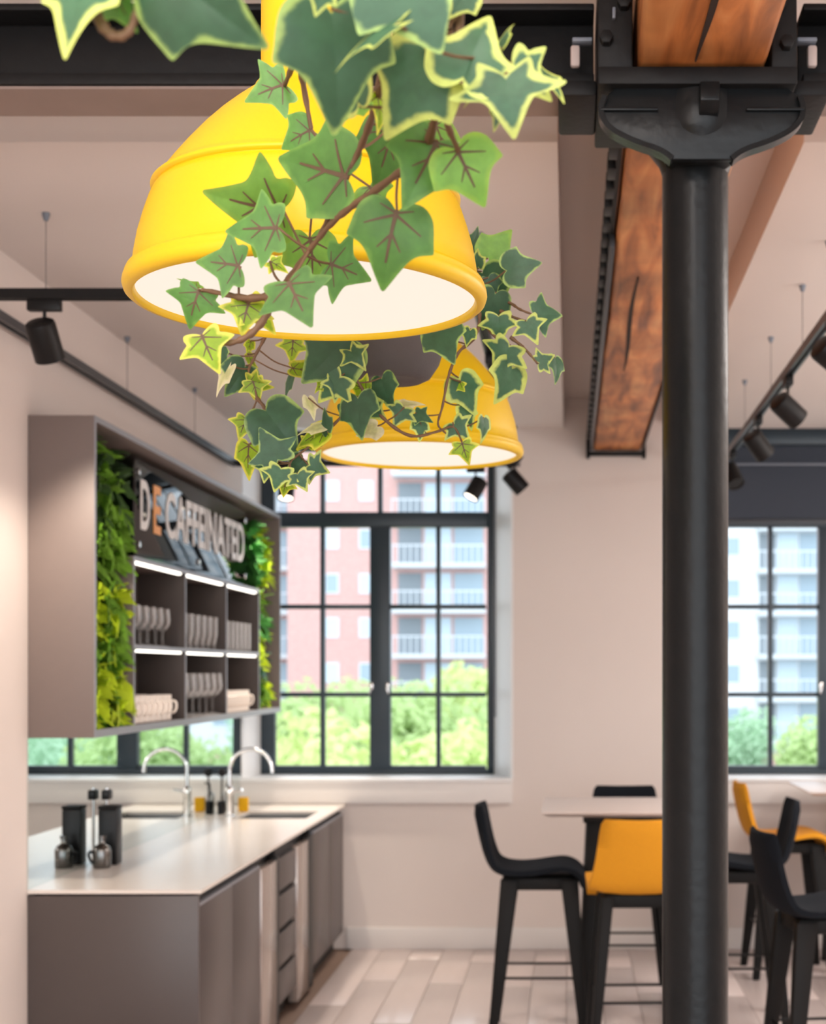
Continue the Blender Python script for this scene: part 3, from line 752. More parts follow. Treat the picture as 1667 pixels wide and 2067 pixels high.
for y, z in ((6.33, 2.26), (6.33, 2.57), (8.41, 2.57), (8.41, 2.26), (7.36, 2.26)):
    B().cyl((SX, y, z), (SX + 0.012, y, z), 0.014, seg=20).build('standoff_bolt', 'chrome', sg, 0.002)

# ------------------------------------------------------------------ glasses and mugs in the cubbies
def wine_proto(h, r):
    p = [(0.0, 0.0), (r * 0.85, 0.0), (r * 0.8, 0.003), (0.006, 0.008), (0.0045, 0.02), (0.0045, h * 0.38), (0.008, h * 0.42), (r * 0.6, h * 0.48), (r * 0.95, h * 0.6), (r, h * 0.7), (r * 0.88, h), (r * 0.84, h), (r * 0.95, h * 0.7), (r * 0.9, h * 0.6), (r * 0.5, h * 0.5), (0.0, h * 0.45)]
    return p
def tumbler(h, r):
    return [(0.0, 0.0), (r * 0.7, 0.0), (r * 0.75, 0.02), (r, h * 0.45), (r * 1.02, h), (r * 0.98, h), (r * 0.95, h * 0.45), (r * 0.68, 0.025), (0.0, 0.025)]
def highball(h, r):
    return [(0.0, 0.0), (r * 0.95, 0.0), (r, 0.006), (r, h), (r * 0.95, h), (r * 0.93, 0.015), (0.0, 0.015)]
def row(nm, prof, cell, zi, y0, dy, n, label, cat, group, rows=2, dx=0.075, x0=-1.84):
    me = None
    for k in range(n):
        for q in range(rows):
            y = y0 + k * dy; x = x0 - q * dx
            z = CZ[zi] + (0.0006)
            if me is None:
                o = B().lathe(prof, (x, y, z), 24).build(nm, 'drink_glass', None, angle=40); me = o.data
                off = o.location - Vector((x, y, z))
            else:
                o = bpy.data.objects.new(nm, me); COL.objects.link(o); o.location = Vector((x, y, z)) + off
            tag(o, label, cat, group)
row('wine_glass', wine_proto(0.172, 0.034), 0, 1, 6.165, 0.115, 6, 'slim stemmed wine glass in the upper cubby nearest the white wall end', 'glass', 'stemmed glasses in the upper near cubby')
row('tumbler_glass', tumbler(0.165, 0.044), 1, 1, 6.995, 0.122, 6, 'thick based clear tumbler in the upper middle cubby', 'glass', 'tumblers in the upper middle cubby', 2, 0.092)
row('highball_glass', highball(0.16, 0.034), 2, 1, 7.815, 0.105, 7, 'straight clear highball glass in the upper cubby beside the window', 'glass', 'highball glasses in the upper far cubby')
row('balloon_glass', wine_proto(0.21, 0.05), 1, 0, 7.01, 0.135, 6, 'large balloon wine glass in the lower middle cubby', 'glass', 'balloon glasses in the lower middle cubby', 2, 0.1)
def mugs(y0, n, label, group):
    first = None
    for k in range(n):
        for q in range(2):
            y, x = y0 + k * 0.088, -1.852 - q * 0.112
            if first is None:
                t = thing('white_mug', (x, y, CZ[0] + 0.0006), label, 'mug', group)
                z = CZ[0] + 0.0006
                B().lathe([(0.0, 0.0), (0.036, 0.0), (0.0395, 0.004), (0.0405, 0.115), (0.037, 0.115), (0.035, 0.008), (0.0, 0.008)], (x, y, z), 28).build('mug_body', 'mug_white', t, angle=40)
                B().tube(curve_pts([(x + 0.036, y, z + 0.088), (x + 0.06, y, z + 0.082), (x + 0.064, y, z + 0.058), (x + 0.055, y, z + 0.036), (x + 0.036, y, z + 0.030)], 4), 0.0055, 8).build('mug_handle', 'mug_white', t)
                first = t
                continue
            t = copy_tree(first)
            t.location = (x, y, CZ[0] + 0.0006)
            tag(t, label, 'mug', group)
mugs(6.165, 8, 'white straight sided mug in the lower cubby nearest the white wall end', 'white mugs in the lower near cubby')
mugs(7.815, 8, 'white straight sided mug in the lower cubby beside the window', 'white mugs in the lower far cubby')

# ------------------------------------------------------------------ kitchen counter
KX0, KX1, KY0, KY1 = XL + 0.002, -1.376, 5.57, YW - 0.041
wt = B()
SKx0, SKx1, SKy0, SKy1 = -1.87, -1.46, 8.27, 8.70
for a in ((KX0, SKx0, KY0, KY1), (SKx1, KX1, KY0, KY1), (SKx0, SKx1, KY0, SKy0), (SKx0, SKx1, SKy1, KY1)):
    wt.box(*a, 0.886, 0.90)
tag(wt.build('worktop', 'worktop_stone', None, 0.0), 'pale veined stone worktop along the mirrored kitchen wall', 'worktop')
sk = B()
t_ = 0.004
sk.box(SKx0, SKx1, SKy0, SKy1, 0.70, 0.704).box(SKx0, SKx0 + t_, SKy0, SKy1, 0.704, 0.886).box(SKx1 - t_, SKx1, SKy0, SKy1, 0.704, 0.886).box(SKx0 + t_, SKx1 - t_, SKy0, SKy0 + t_, 0.704, 0.886).box(SKx0 + t_, SKx1 - t_, SKy1 - t_, SKy1, 0.704, 0.886)
sk = sk.build('kitchen_sink', 'steel_brushed')
tag(sk, 'square stainless steel sink set into the stone worktop', 'sink')
FX = KX1 - 0.012        # plane of the door fronts
tag(bx('end_panel', 'taupe_laminate', KX0, FX + 0.001, KY0 + 0.004, KY0 + 0.026, 0.0, 0.878, None, 0.001), 'large flat taupe end panel closing the kitchen counter', 'panel')
def cabinet(nm, y0, y1, label, doors=0, drawers=0, kick=0.12):
    t = thing(nm, ((KX0 + FX) / 2, (y0 + y1) / 2, 0), label, 'cabinet')
    ztop = 0.875 if doors == 0 or y0 < 8 else 0.68
    bx('body', 'dark_recess', KX0 + 0.01, FX - 0.022, y0 + 0.002, y1 - 0.002, kick, ztop if y0 < 8 else 0.68, t)
    bx('toe_kick', 'dark_recess', KX0 + 0.01, FX - 0.06, y0 + 0.002, y1 - 0.002, 0.0, kick, t)
    if y0 > 8:
        bx('front_rail', 'dark_recess', FX - 0.04, FX - 0.022, y0 + 0.002, y1 - 0.002, 0.68, 0.875, t)
    n = max(doors, 1); w = (y1 - y0) / n
    for k in range(doors):
        d = B().box(FX - 0.020, FX, y0 + k * w + 0.0015, y0 + (k + 1) * w - 0.0015, kick, 0.835)
        d = d.build('cabinet_door', 'taupe_laminate', t, 0.0015)
        bx('grip_edge', 'edge_grey', FX - 0.020, FX - 0.001, y0 + k * w + 0.002, y0 + (k + 1) * w - 0.002, 0.8355, 0.846, d)
    if drawers:
        hgt = (0.845 - kick) / drawers
        for k in range(drawers):
            z0 = kick + k * hgt
            bx('drawer_front', 'taupe_laminate', FX - 0.020, FX, y0 + 0.0015, y1 - 0.0015, z0, z0 + hgt - 0.028, t, 0.0015)
    return t
cabinet('base_cabinet', KY0 + 0.028, 6.69, 'taupe two door base cabinet next to the end panel', 2, 0, 0.14)
cabinet('drawer_cabinet', 7.13, 7.575, 'taupe base cabinet with four handleless drawers between the fridges', 0, 4, 0.115)
cabinet('sink_cabinet', 8.08, 9.16, 'taupe two door base cabinet under the sink', 2, 0, 0.115)
for y0, y1, lb in ((6.70, 7.12, 'shiny fronted undercounter fridge beside the two door cabinet'), (7.585, 8.07, 'shiny fronted undercounter fridge next to the sink cabinet')):
    t = thing('undercounter_fridge', ((KX0 + FX) / 2, (y0 + y1) / 2, 0), lb, 'fridge')
    bx('body', 'black_plastic', KX0 + 0.02, FX - 0.045, y0 + 0.004, y1 - 0.004, 0.06, 0.86, t, 0.002)
    gap = 0.075 if y0 < 7.5 else 0.17
    bx('fridge_door', 'fridge_front', FX - 0.040, FX + 0.006, y0 + 0.004, y1 - gap, 0.03, 0.825, t, 0.002)
    bx('door_trim', 'black_plastic', FX - 0.042, FX + 0.004, y1 - gap + 0.0005, y1 - 0.004, 0.02, 0.84, t, 0.002)
    for yy in (y0 + 0.05, y1 - 0.05):
        B().cyl((FX - 0.12, yy, 0.0), (FX - 0.12, yy, 0.0605), 0.016, seg=14).build('foot', 'black_plastic', t)
tag(bx('wall_mirror', 'mirror_glass', XL + 0.0005, XL + 0.0055, KY0, YW - 0.006, 0.9005, UZ0 - 0.001), 'long frameless wall mirror behind the worktop', 'mirror')

# tap
tx, ty = -1.905, 8.36
tp = thing('kitchen_tap', (tx, ty, 0.9), 'tall chrome gooseneck kitchen tap arching over the sink', 'tap')
B().lathe([(0.0, 0.9003), (0.028, 0.9003), (0.028, 0.908), (0.022, 0.912), (0.020, 1.02), (0.023, 1.025), (0.023, 1.06), (0.012, 1.075), (0, 1.075)], (tx, ty, 0), 28).build('tap_body', 'chrome', tp, angle=40)
arc = [(tx, ty, 1.07), (tx, ty, 1.16)] + [(tx + 0.12 - 0.12 * math.cos(R(a)), ty - 0.01 * a / 180, 1.163 + 0.12 * math.sin(R(a))) for a in range(0, 176, 12)] + [(tx + 0.241, ty - 0.01, 1.15)]
B().tube(arc, 0.0105, 14).build('spout', 'chrome', tp)
B().cyl((tx, ty, 1.04), (tx + 0.075, ty - 0.02, 1.055), 0.0085, seg=12).build('lever', 'chrome', tp)
# washing-up things
db = thing('soap_bottle', (-1.975, 8.6, 0.9003), 'grey soap bottle with pump beside the sink tap', 'bottle')
B().lathe([(0, 0.9003), (0.026, 0.9003), (0.028, 0.905), (0.028, 1.0), (0.022, 1.015), (0.010, 1.022), (0.010, 1.04), (0, 1.04)], (-1.975, 8.6, 0), 24).build('bottle_body', 'steel_brushed', db, angle=40)
B().tube([(-1.975, 8.6, 1.04), (-1.975, 8.6, 1.07), (-1.945, 8.6, 1.072)], 0.005, 8).build('pump', 'black_plastic', db)
br_ = thing('dish_brush', (-1.99, 8.52, 0.9003), 'black round headed dish brush standing in a pot by the tap', 'brush')
B().lathe([(0, 0.9003), (0.02, 0.9003), (0.022, 0.975), (0.019, 0.975), (0.018, 0.905), (0, 0.905)], (-1.99, 8.52, 0), 20).build('brush_pot', 'black_plastic', br_)
B().cyl((-1.99, 8.52, 0.906), (-1.985, 8.52, 1.12), 0.005, seg=8).build('handle', 'black_plastic', br_)
B().lathe([(0, 1.115), (0.018, 1.12), (0.024, 1.14), (0.018, 1.16), (0, 1.166)], (-1.985, 8.52, 0), 18).build('brush_head', 'black_plastic', br_)
sp_ = B().box(-1.925, -1.868, 8.66, 8.695, 0.9005, 0.985)
tag(sp_.build('sponge', 'sponge_yellow', None, 0.008), 'small yellow washing sponge leaning beside the tap', 'sponge')
# near group
cn = thing('black_canister', (-1.948, 6.32, 0.9003), 'tall black rectangular canister standing against the mirror', 'canister')
B().box(-1.988, -1.908, 6.28, 6.36, 0.9003, 1.135).build('canister_body', 'black_plastic', cn, 0.006)
bx('lid', 'stool_wood', -1.989, -1.907, 6.279, 6.361, 1.1355, 1.150, cn, 0.003)
bo = thing('steel_bottle', (-1.945, 6.20, 0.9003), 'small polished steel bottle in front of the black canister', 'bottle')
B().lathe([(0, 0.9003), (0.034, 0.9003), (0.037, 0.905), (0.037, 0.975), (0.031, 0.99), (0.015, 1.0), (0.012, 1.005), (0.012, 1.02), (0.016, 1.022), (0.016, 1.035), (0, 1.036)], (-1.945, 6.20, 0), 32).build('bottle_body', 'steel_dark', bo, angle=40)
B().tube(curve_pts([(-1.978, 6.205, 0.912), (-1.996, 6.21, 0.93), (-2.002, 6.205, 0.955), (-1.99, 6.20, 0.968), (-1.975, 6.204, 0.95)], 5), 0.006, 8).build('loop_handle', 'black_plastic', bo)
wt_ = thing('water_tap', (-1.995, 6.43, 0.9003), 'slim chrome tap with a black block head behind the canister', 'tap')
B().cyl((-1.995, 6.43, 0.9003), (-1.995, 6.43, 1.215), 0.007, seg=14).build('stem', 'chrome', wt_)
bx('tap_head', 'black_plastic', -2.012, -1.978, 6.40, 6.455, 1.165, 1.208, wt_, 0.005)

# ------------------------------------------------------------------ bar tables and stools
def bar_table(nm, x0, x1, y0, y1, label):
    z = 1.05
    t = thing(nm, ((x0 + x1) / 2, (y0 + y1) / 2, 0), label, 'table')
    c = 0.035
    rg = []
    for (ins, zz) in ((c, z - 0.024), (0.0, z - 0.008), (0.0, z)):
        rg.append([(x0 + ins, y0 + ins, zz), (x1 - ins, y0 + ins, zz), (x1 - ins, y1 - ins, zz), (x0 + ins, y1 - ins, zz)])
    B().rings(rg).build('tabletop', 'table_white', t, 0.0015)
    mx_, my_ = (x0 + x1) / 2, (y0 + y1) / 2
    bx('under_frame', 'black_metal', x0 + 0.20, x1 - 0.20, y0 + 0.20, y1 - 0.20, z - 0.07, z - 0.025, t, 0.004)
    for sx in (-1, 1):
        for sy in (-1, 1):
            tx_, ty_ = mx_ + sx * ((x1 - x0) / 2 - 0.27), my_ + sy * ((y1 - y0) / 2 - 0.27)
            bx_, by_ = mx_ + sx * ((x1 - x0) / 2 - 0.20), my_ + sy * ((y1 - y0) / 2 - 0.20)
            sq = lambda cx, cy, zz, w: [(cx - w, cy - w, zz), (cx + w, cy - w, zz), (cx + w, cy + w, zz), (cx - w, cy + w, zz)]
            B().rings([sq(bx_, by_, 0, 0.028), sq(tx_, ty_, z - 0.025, 0.05)]).build('leg', 'stool_wood', t, 0.004)
    return t
bar_table('bar_table', -0.127, 0.754, 7.05, 7.90, 'square white topped bar table behind the iron column')
bar_table('bar_table', 1.335, 2.22, 8.24, 9.05, 'white topped bar table close to the window with the dark blind')
SHELL = [(-0.285, 1.085), (-0.272, 1.02), (-0.252, 0.93), (-0.232, 0.86), (-0.205, 0.805), (-0.16, 0.778), (-0.09, 0.770), (-0.01, 0.776), (0.07, 0.790), (0.13, 0.797), (0.175, 0.787), (0.205, 0.762), (0.222, 0.725), (0.228, 0.70)]
def stool(loc, rz, fabric, label, group=None):
    t = thing('bar_stool', (0, 0, 0), label, 'stool', group)
    pts = [Vector((x, 0, z)) for x, z in SHELL]
    cp = curve_pts(pts, 3)
    rg = []
    n = len(cp)
    for k, p in enumerate(cp):
        tt = (cp[min(k + 1, n - 1)] - cp[max(k - 1, 0)]).normalized()
        nn = Vector((-tt.z, 0, tt.x))
        if nn.z < 0 and k > n * 0.4: nn = -nn
        u = k / (n - 1)
        hw = 0.165 + 0.055 * min(1, u / 0.35) - 0.015 * max(0, (u - 0.7) / 0.3)
        th = 0.022 * (0.55 if k in (0, n - 1) else 1.0)
        if k in (1, n - 2): th = 0.017
        if k == 0: hw *= 0.93
        sec = []
        m_ = 7
        nn = Vector((tt.z, 0, -tt.x)) if False else Vector((-tt.z, 0, tt.x))
        for q in range(m_):
            v = -1 + 2 * q / (m_ - 1)
            cup = 0.026 * v * v * max(0.15, 1 - u * 1.1)
            sec.append(p + Vector((0, v * hw, 0)) + nn * (th * (1 - 0.5 * abs(v) ** 4) + cup))
        for q in reversed(range(m_)):
            v = -1 + 2 * q / (m_ - 1)
            cup = 0.026 * v * v * max(0.15, 1 - u * 1.1)
            sec.append(p + Vector((0, v * hw, 0)) + nn * (-th * (1 - 0.5 * abs(v) ** 4) + cup))
        rg.append(sec)
    B().rings(rg).build('seat_shell', fabric, t, angle=70)
    bx('seat_frame', 'stool_wood', -0.155, 0.165, -0.15, 0.15, 0.695, 0.752, t, 0.006)
    feet = []
    for sx, tx_, bx_ in ((-1, -0.125, -0.205), (1, 0.155, 0.225)):
        for sy in (-1, 1):
            ty_, by_ = sy * 0.135, sy * 0.205
            def sq(cx, cy, zz, wx, wy): return [(cx - wx, cy - wy, zz), (cx + wx, cy - wy, zz), (cx + wx, cy + wy, zz), (cx - wx, cy + wy, zz)]
            B().rings([sq(bx_, by_, 0.0, 0.019, 0.016), sq((bx_ * 0.5 + tx_ * 0.5), (by_ + ty_) / 2, 0.37, 0.030, 0.022), sq(tx_, ty_, 0.745, 0.042, 0.026)]).build('leg', 'stool_wood', t, 0.004)
            k = 0.29 / 0.745
            feet.append((bx_ + (tx_ - bx_) * k, by_ + (ty_ - by_) * k, 0.29))
    a, b_, c, d = feet      # rear-left, rear-right, front-left, front-right
    for p, q in ((a, b_), (c, d), (a, c), (b_, d)):
        B().cyl(p, q, 0.0065, seg=10).build('footrest_rod', 'black_metal', t)
    t.location = loc; t.rotation_euler = (0, 0, R(rz))
    return t
stool((-0.15, 7.1, 0), 0, 'stool_black', 'black upholstered bar stool drawn up to the table on the kitchen side')
stool((0.30, 6.58, 0), 92, 'stool_yellow', 'mustard yellow bar stool partly behind the iron column')
stool((0.84, 7.32, 0), 180, 'stool_black', 'black bar stool facing the table from behind the iron column')
stool((0.31, 7.95, 0), -90, 'stool_black', 'black bar stool tucked in by the back wall, its backrest showing above the table top')
stool((1.03, 5.94, 0), 8, 'stool_black', 'black bar stool standing alone in front of the others with its back to the column')
stool((1.24, 8.5, 0), 3, 'stool_yellow', 'mustard yellow bar stool by the window with the dark blind')
stool((2.0, 7.75, 0), 95, 'stool_black', 'black bar stool in front of the table by the dark blind window')

# ------------------------------------------------------------------ outside
GZ = -9.0
struct(tag(bx('ground', 'pavement', -90, 110, 10.5, 260, GZ - 0.5, GZ)))
BY = 90.0
k9 = BY / F
PX = lambda px: (px - CX) * k9
PZ = lambda py: CAMZ + (CY - py) * k9
def far_window(parent, px, py, w, h, Y, curtain):
    x, z = PX(px), PZ(py)
    f = B()
    e = 0.09
    for a in ((x - w / 2, x - w / 2 + e, z - h / 2, z + h / 2), (x + w / 2 - e, x + w / 2, z - h / 2, z + h / 2), (x - w / 2 + e, x + w / 2 - e, z - h / 2, z - h / 2 + e), (x - w / 2 + e, x + w / 2 - e, z + h / 2 - e, z + h / 2)):
        f.box(a[0], a[1], Y - 0.06, Y + 0.02, a[2], a[3])
    o = f.build('window', 'far_frame', parent, smooth=False)
    bx('pane', 'far_curtain' if curtain else 'far_glass', x - w / 2 + e, x + w / 2 - e, Y - 0.03, Y + 0.015, z - h / 2 + e, z + h / 2 - e, o)
def balcony_bay(parent, x0, x1, zs, Y, wallm, depth=1.5):
    for z in zs:
        bx('balcony_slab', 'balcony_slab', x0, x1, Y - depth, Y - 0.01, z - 0.28, z, parent)
        r_ = B()
        r_.box(x0, x1, Y - depth, Y - depth + 0.05, z + 1.0, z + 1.08)
        n = max(6, int((x1 - x0) / 0.35))
        for k in range(n + 1):
            xx = x0 + (x1 - x0 - 0.06) * k / n
            r_.box(xx, xx + 0.06, Y - depth + 0.005, Y - depth + 0.045, z, z + 1.0)
        r_.build('railing', 'rail_white', parent, smooth=False)
        # glazing behind the rail
        w = (x1 - x0)
        for a, b_, m in ((0.04, 0.30, 'far_dark'), (0.33, 0.62, 'far_curtain'), (0.65, 0.97, 'far_glass')):
            bx('balcony_glazing', m, x0 + w * a, x0 + w * b_, Y - 0.05, Y - 0.005, z + 0.02, z + 2.2, parent)
bb = thing('brick_building', (PX(780), BY, GZ), 'pale red brick apartment block with white balconies seen through the kitchen window', 'building')
bx('wall', 'brick_far', PX(580), PX(1030), BY, BY + 12, GZ, 26, bb)
bx('wall', 'brick_far', -48, PX(580) - 0.02, BY + 2.5, BY + 14, GZ, 24, bb)
rows_b = (900, 991, 1088, 1178, 1267, 1358, 1449)
for j, py in enumerate(rows_b):
    for i_, px in enumerate((670, 739)):
        far_window(bb, px, py, 0.86, 1.22, BY, (i_ + j) % 3 != 0)
balcony_bay(bb, PX(796), PX(981), [PZ(y) for y in (957, 1048, 1139, 1230, 1320, 1411)], BY, 'brick_far')
balcony_bay(bb, PX(500), PX(577), [PZ(y) for y in (957, 1048, 1139, 1230, 1320, 1411)], BY + 2.5, 'brick_far', 1.3)
wb = thing('white_building', (PX(1560), BY, GZ), 'white rendered apartment block behind trees seen through the blind window', 'building')
bx('wall', 'render_white', PX(1330), 62, BY, BY + 12, GZ, 17.5, wb)
bx('roof_storey', 'far_dark', PX(1340), 60, BY + 2, BY + 11, 17.5, 20.0, wb)
for py in (930, 1016, 1103, 1188, 1272, 1360, 1446, 1532):
    far_window(wb, 1474, py, 1.25, 1.2, BY, False); far_window(wb, 1400, py, 1.0, 1.2, BY, True)
balcony_bay(wb, PX(1526), PX(1660), [PZ(y) for y in (1065, 1150, 1235, 1321, 1407, 1493)], BY, 'render_white', 1.2)
for px in (1800, 2080, 2360):
    for py in (1016, 1103, 1188, 1272, 1360, 1446, 1532):
        far_window(wb, px - 90, py, 1.25, 1.2, BY, False); far_window(wb, px - 10, py, 1.2, 1.2, BY, True)
    balcony_bay(wb, PX(px + 40), PX(px + 150), [PZ(y) for y in (1065, 1150, 1235, 1321, 1407, 1493)], BY, 'render_white', 1.2)
bx('base_storey', 'brick_far', PX(1330) - 0.05, 62.05, BY - 0.15, BY + 6, GZ, PZ(1520), wb)

def crown_mesh(seed, r, hgt, n, leaf):
    rnd = random.Random(seed)
    verts, faces = [], []
    blobs = [(Vector((rnd.uniform(-0.6, 0.6) * r, rnd.uniform(-0.6, 0.6) * r, rnd.uniform(0.2, 0.85) * hgt)), rnd.uniform(0.3, 0.55) * r) for _ in range(16)]
    for k in range(n):
        c, br = rnd.choice(blobs)
        d = Vector((rnd.gauss(0, 1), rnd.gauss(0, 1), rnd.gauss(0, 1))).normalized()
        p = c + d * br * rnd.uniform(0.75, 1.05)
        a = (d + Vector((rnd.gauss(0, 0.5), rnd.gauss(0, 0.5), rnd.gauss(0, 0.5)))).normalized()
        u = a.orthogonal().normalized(); v = a.cross(u)
        s_ = leaf * rnd.uniform(0.6, 1.3)
        b0 = len(verts)
        verts += [p - u * s_, p - v * s_ * 0.6, p + u * s_, p + v * s_ * 0.6]
        faces.append((b0, b0 + 1, b0 + 2, b0 + 3))
    me = bpy.data.meshes.new('crown'); me.from_pydata(verts, [], faces); me.update()
    return me
CROWNS = []
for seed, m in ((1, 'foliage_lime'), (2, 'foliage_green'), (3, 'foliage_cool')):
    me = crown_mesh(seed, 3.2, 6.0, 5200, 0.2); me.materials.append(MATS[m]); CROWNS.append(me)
def tree(X, Y, top, kind, label, group, size=1.0):
    t = thing('leafy_tree', (X, Y, GZ), label, 'tree', group)
    c = bpy.data.objects.new('crown', CROWNS[kind]); COL.objects.link(c); c.parent = t
    s_ = random.uniform(0.95, 1.05) * size
    c.location = (0, 0, top - 6.2 * s_ - GZ); c.scale = (s_, s_, s_); c.rotation_euler = (0, 0, random.uniform(0, 6))
    B().tube([(X, Y, GZ), (X + 0.1, Y, (GZ + top) / 2), (X, Y + 0.1, top - 3)], [0.28, 0.2, 0.1], 10).build('trunk', 'bark', t)
la, ga = 'bright leafy tree in front of the brick apartment block', 'street trees by the brick block'
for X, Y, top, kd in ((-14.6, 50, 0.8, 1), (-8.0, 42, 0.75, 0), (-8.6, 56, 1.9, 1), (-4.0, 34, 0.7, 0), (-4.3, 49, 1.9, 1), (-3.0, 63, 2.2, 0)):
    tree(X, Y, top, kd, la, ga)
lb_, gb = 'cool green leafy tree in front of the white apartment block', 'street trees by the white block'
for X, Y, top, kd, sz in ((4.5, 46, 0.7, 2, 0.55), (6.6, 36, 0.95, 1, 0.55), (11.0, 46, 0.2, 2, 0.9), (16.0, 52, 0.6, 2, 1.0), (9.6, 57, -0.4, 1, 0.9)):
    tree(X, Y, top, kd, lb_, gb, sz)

# ------------------------------------------------------------------ hanging planters and ivy
def planter(X, Y, z, label):
    t = thing('hanging_planter', (X, Y, z), label, 'planter')
    B().lathe([(0.0, z + 0.006), (0.045, z + 0.004), (0.062, z), (0.078, z + 0.008), (0.096, z + 0.035), (0.108, z + 0.075), (0.114, z + 0.13), (0.115, z + 0.18), (0.109, z + 0.18), (0.106, z + 0.13), (0.098, z + 0.08), (0.07, z + 0.02), (0.0, z + 0.016)], (X, Y, 0), 56).build('pot', 'planter_grey', t, angle=50)
    B().lathe([(0.0, z + 0.155), (0.105, z + 0.15), (0.105, z + 0.146), (0.0, z + 0.146)], (X, Y, 0), 32).build('soil', 'soil', t)
    top = z + 0.50
    for k in range(3):
        a = R(30 + 120 * k)
        B().cyl((X + 0.112 * math.cos(a), Y + 0.112 * math.sin(a), z + 0.178), (X, Y, top), 0.0022, seg=6).build('hanger_wire', 'wire', t)
    B().cyl((X, Y, top - 0.005), (X, Y, ZC - 0.001), 0.003, seg=8).build('cord', 'rope', t)
    return t
def outline(shape):
    if shape == 'star':
        h = [(0.0, 0.02), (0.08, -0.06), (0.20, -0.12), (0.34, -0.13), (0.38, -0.02), (0.36, 0.10), (0.46, 0.17), (0.60, 0.30), (0.56, 0.345), (0.40, 0.40), (0.27, 0.47), (0.20, 0.60), (0.11, 0.80), (0.025, 0.985)]
    elif shape == 'round':
        h = [(0.0, 0.03), (0.06, -0.05), (0.16, -0.12), (0.30, -0.11), (0.42, 0.00), (0.47, 0.14), (0.50, 0.30), (0.52, 0.42), (0.47, 0.45), (0.36, 0.49), (0.27, 0.57), (0.19, 0.70), (0.10, 0.86), (0.025, 0.985)]
    else:
        h = [(0.0, 0.02), (0.10, -0.10), (0.22, -0.20), (0.30, -0.24), (0.33, -0.14), (0.34, 0.0), (0.44, 0.12), (0.56, 0.20), (0.68, 0.26), (0.62, 0.33), (0.44, 0.38), (0.30, 0.43), (0.22, 0.56), (0.12, 0.79), (0.025, 0.985)]
    right = curve_pts([(x, y, 0) for x, y in h], 3)
    rnd = random.Random(shape)
    full = [Vector((p.x * (1 + 0.0), p.y, 0)) for p in right] + [Vector((0, 1.0, 0))] + [Vector((-p.x, p.y, 0)) for p in reversed(right[1:])]
    return full
LEAF = {}
def leaf_mesh(shape, m, veins, bend):
    key = (shape, m, veins, bend)
    if key in LEAF: return LEAF[key]
    ol = outline(shape); c = Vector((0, 0.30, 0))
    hgt = lambda x, y: -0.16 * bend * x * x - 0.22 * bend * max(0, y - 0.1) ** 2 + 0.10 * abs(x) * bend + 0.035 * math.sin(7 * x + 3 * y) * (abs(x) + 0.2)
    fr = [0.0, 0.3, 0.55, 0.72, 0.84, 0.93, 1.0]
    verts, faces, rim = [], [], []
    n = len(ol)
    verts.append((c.x, c.y, hgt(c.x, c.y))); rim.append(0.0)
    for f in fr[1:]:
        for p in ol:
            q = c + (p - c) * f
            verts.append((q.x, q.y, hgt(q.x, q.y))); rim.append(f)
    for i in range(n):
        faces.append((0, 1 + i, 1 + (i + 1) % n))
    for r_ in range(len(fr) - 2):
        a, b_ = 1 + r_ * n, 1 + (r_ + 1) * n
        for i in range(n):
            j = (i + 1) % n
            faces.append((a + i, b_ + i, b_ + j, a + j))
    nf = len(faces)
    if veins:
        def vein(p0, p1, w0, w1):
            d = (Vector(p1) - Vector(p0)); s_ = Vector((-d.y, d.x, 0)).normalized(); k = 5
            for off in (0.007,):
                base = len(verts)
                for q in range(k + 1):
                    t = q / k; p = Vector(p0) + d * t; w = w0 + (w1 - w0) * t
                    for sg_ in (-1, 1):
                        v = p + s_ * w * sg_
                        verts.append((v.x, v.y, hgt(v.x, v.y) + off)); rim.append(0)
                for q in range(k):
                    a = base + q * 2
                    faces.append((a, a + 1, a + 3, a + 2))
        vein((0, 0.0, 0), (0.01, 0.66, 0), 0.028, 0.012)
        for sx in (-1, 1):
            vein((0, 0.06, 0), (sx * 0.34, 0.25, 0), 0.021, 0.009)
            vein((0, 0.30, 0), (sx * 0.14, 0.50, 0), 0.017, 0.008)
            vein((0, 0.04, 0), (sx * 0.20, -0.03, 0), 0.017, 0.008)
    me = bpy.data.meshes.new('leaf'); me.from_pydata(verts, [], faces)
    me.materials.append(MATS[m]); me.materials.append(MATS['ivy_vein'])
    at_ = me.attributes.new('rim', 'FLOAT', 'POINT')
    at_.data.foreach_set('value', rim)
    for i_, p in enumerate(me.polygons):
        p.use_smooth = True
        if i_ >= nf: p.material_index = 1
    me.update()
    LEAF[key] = me
    return me
MK = {'g': 'ivy_green', 'y': 'ivy_light', 'v': 'ivy_variegated', 'd': 'ivy_dark', 'l': 'ivy_lit', 'p': 'ivy_lit_pale'}
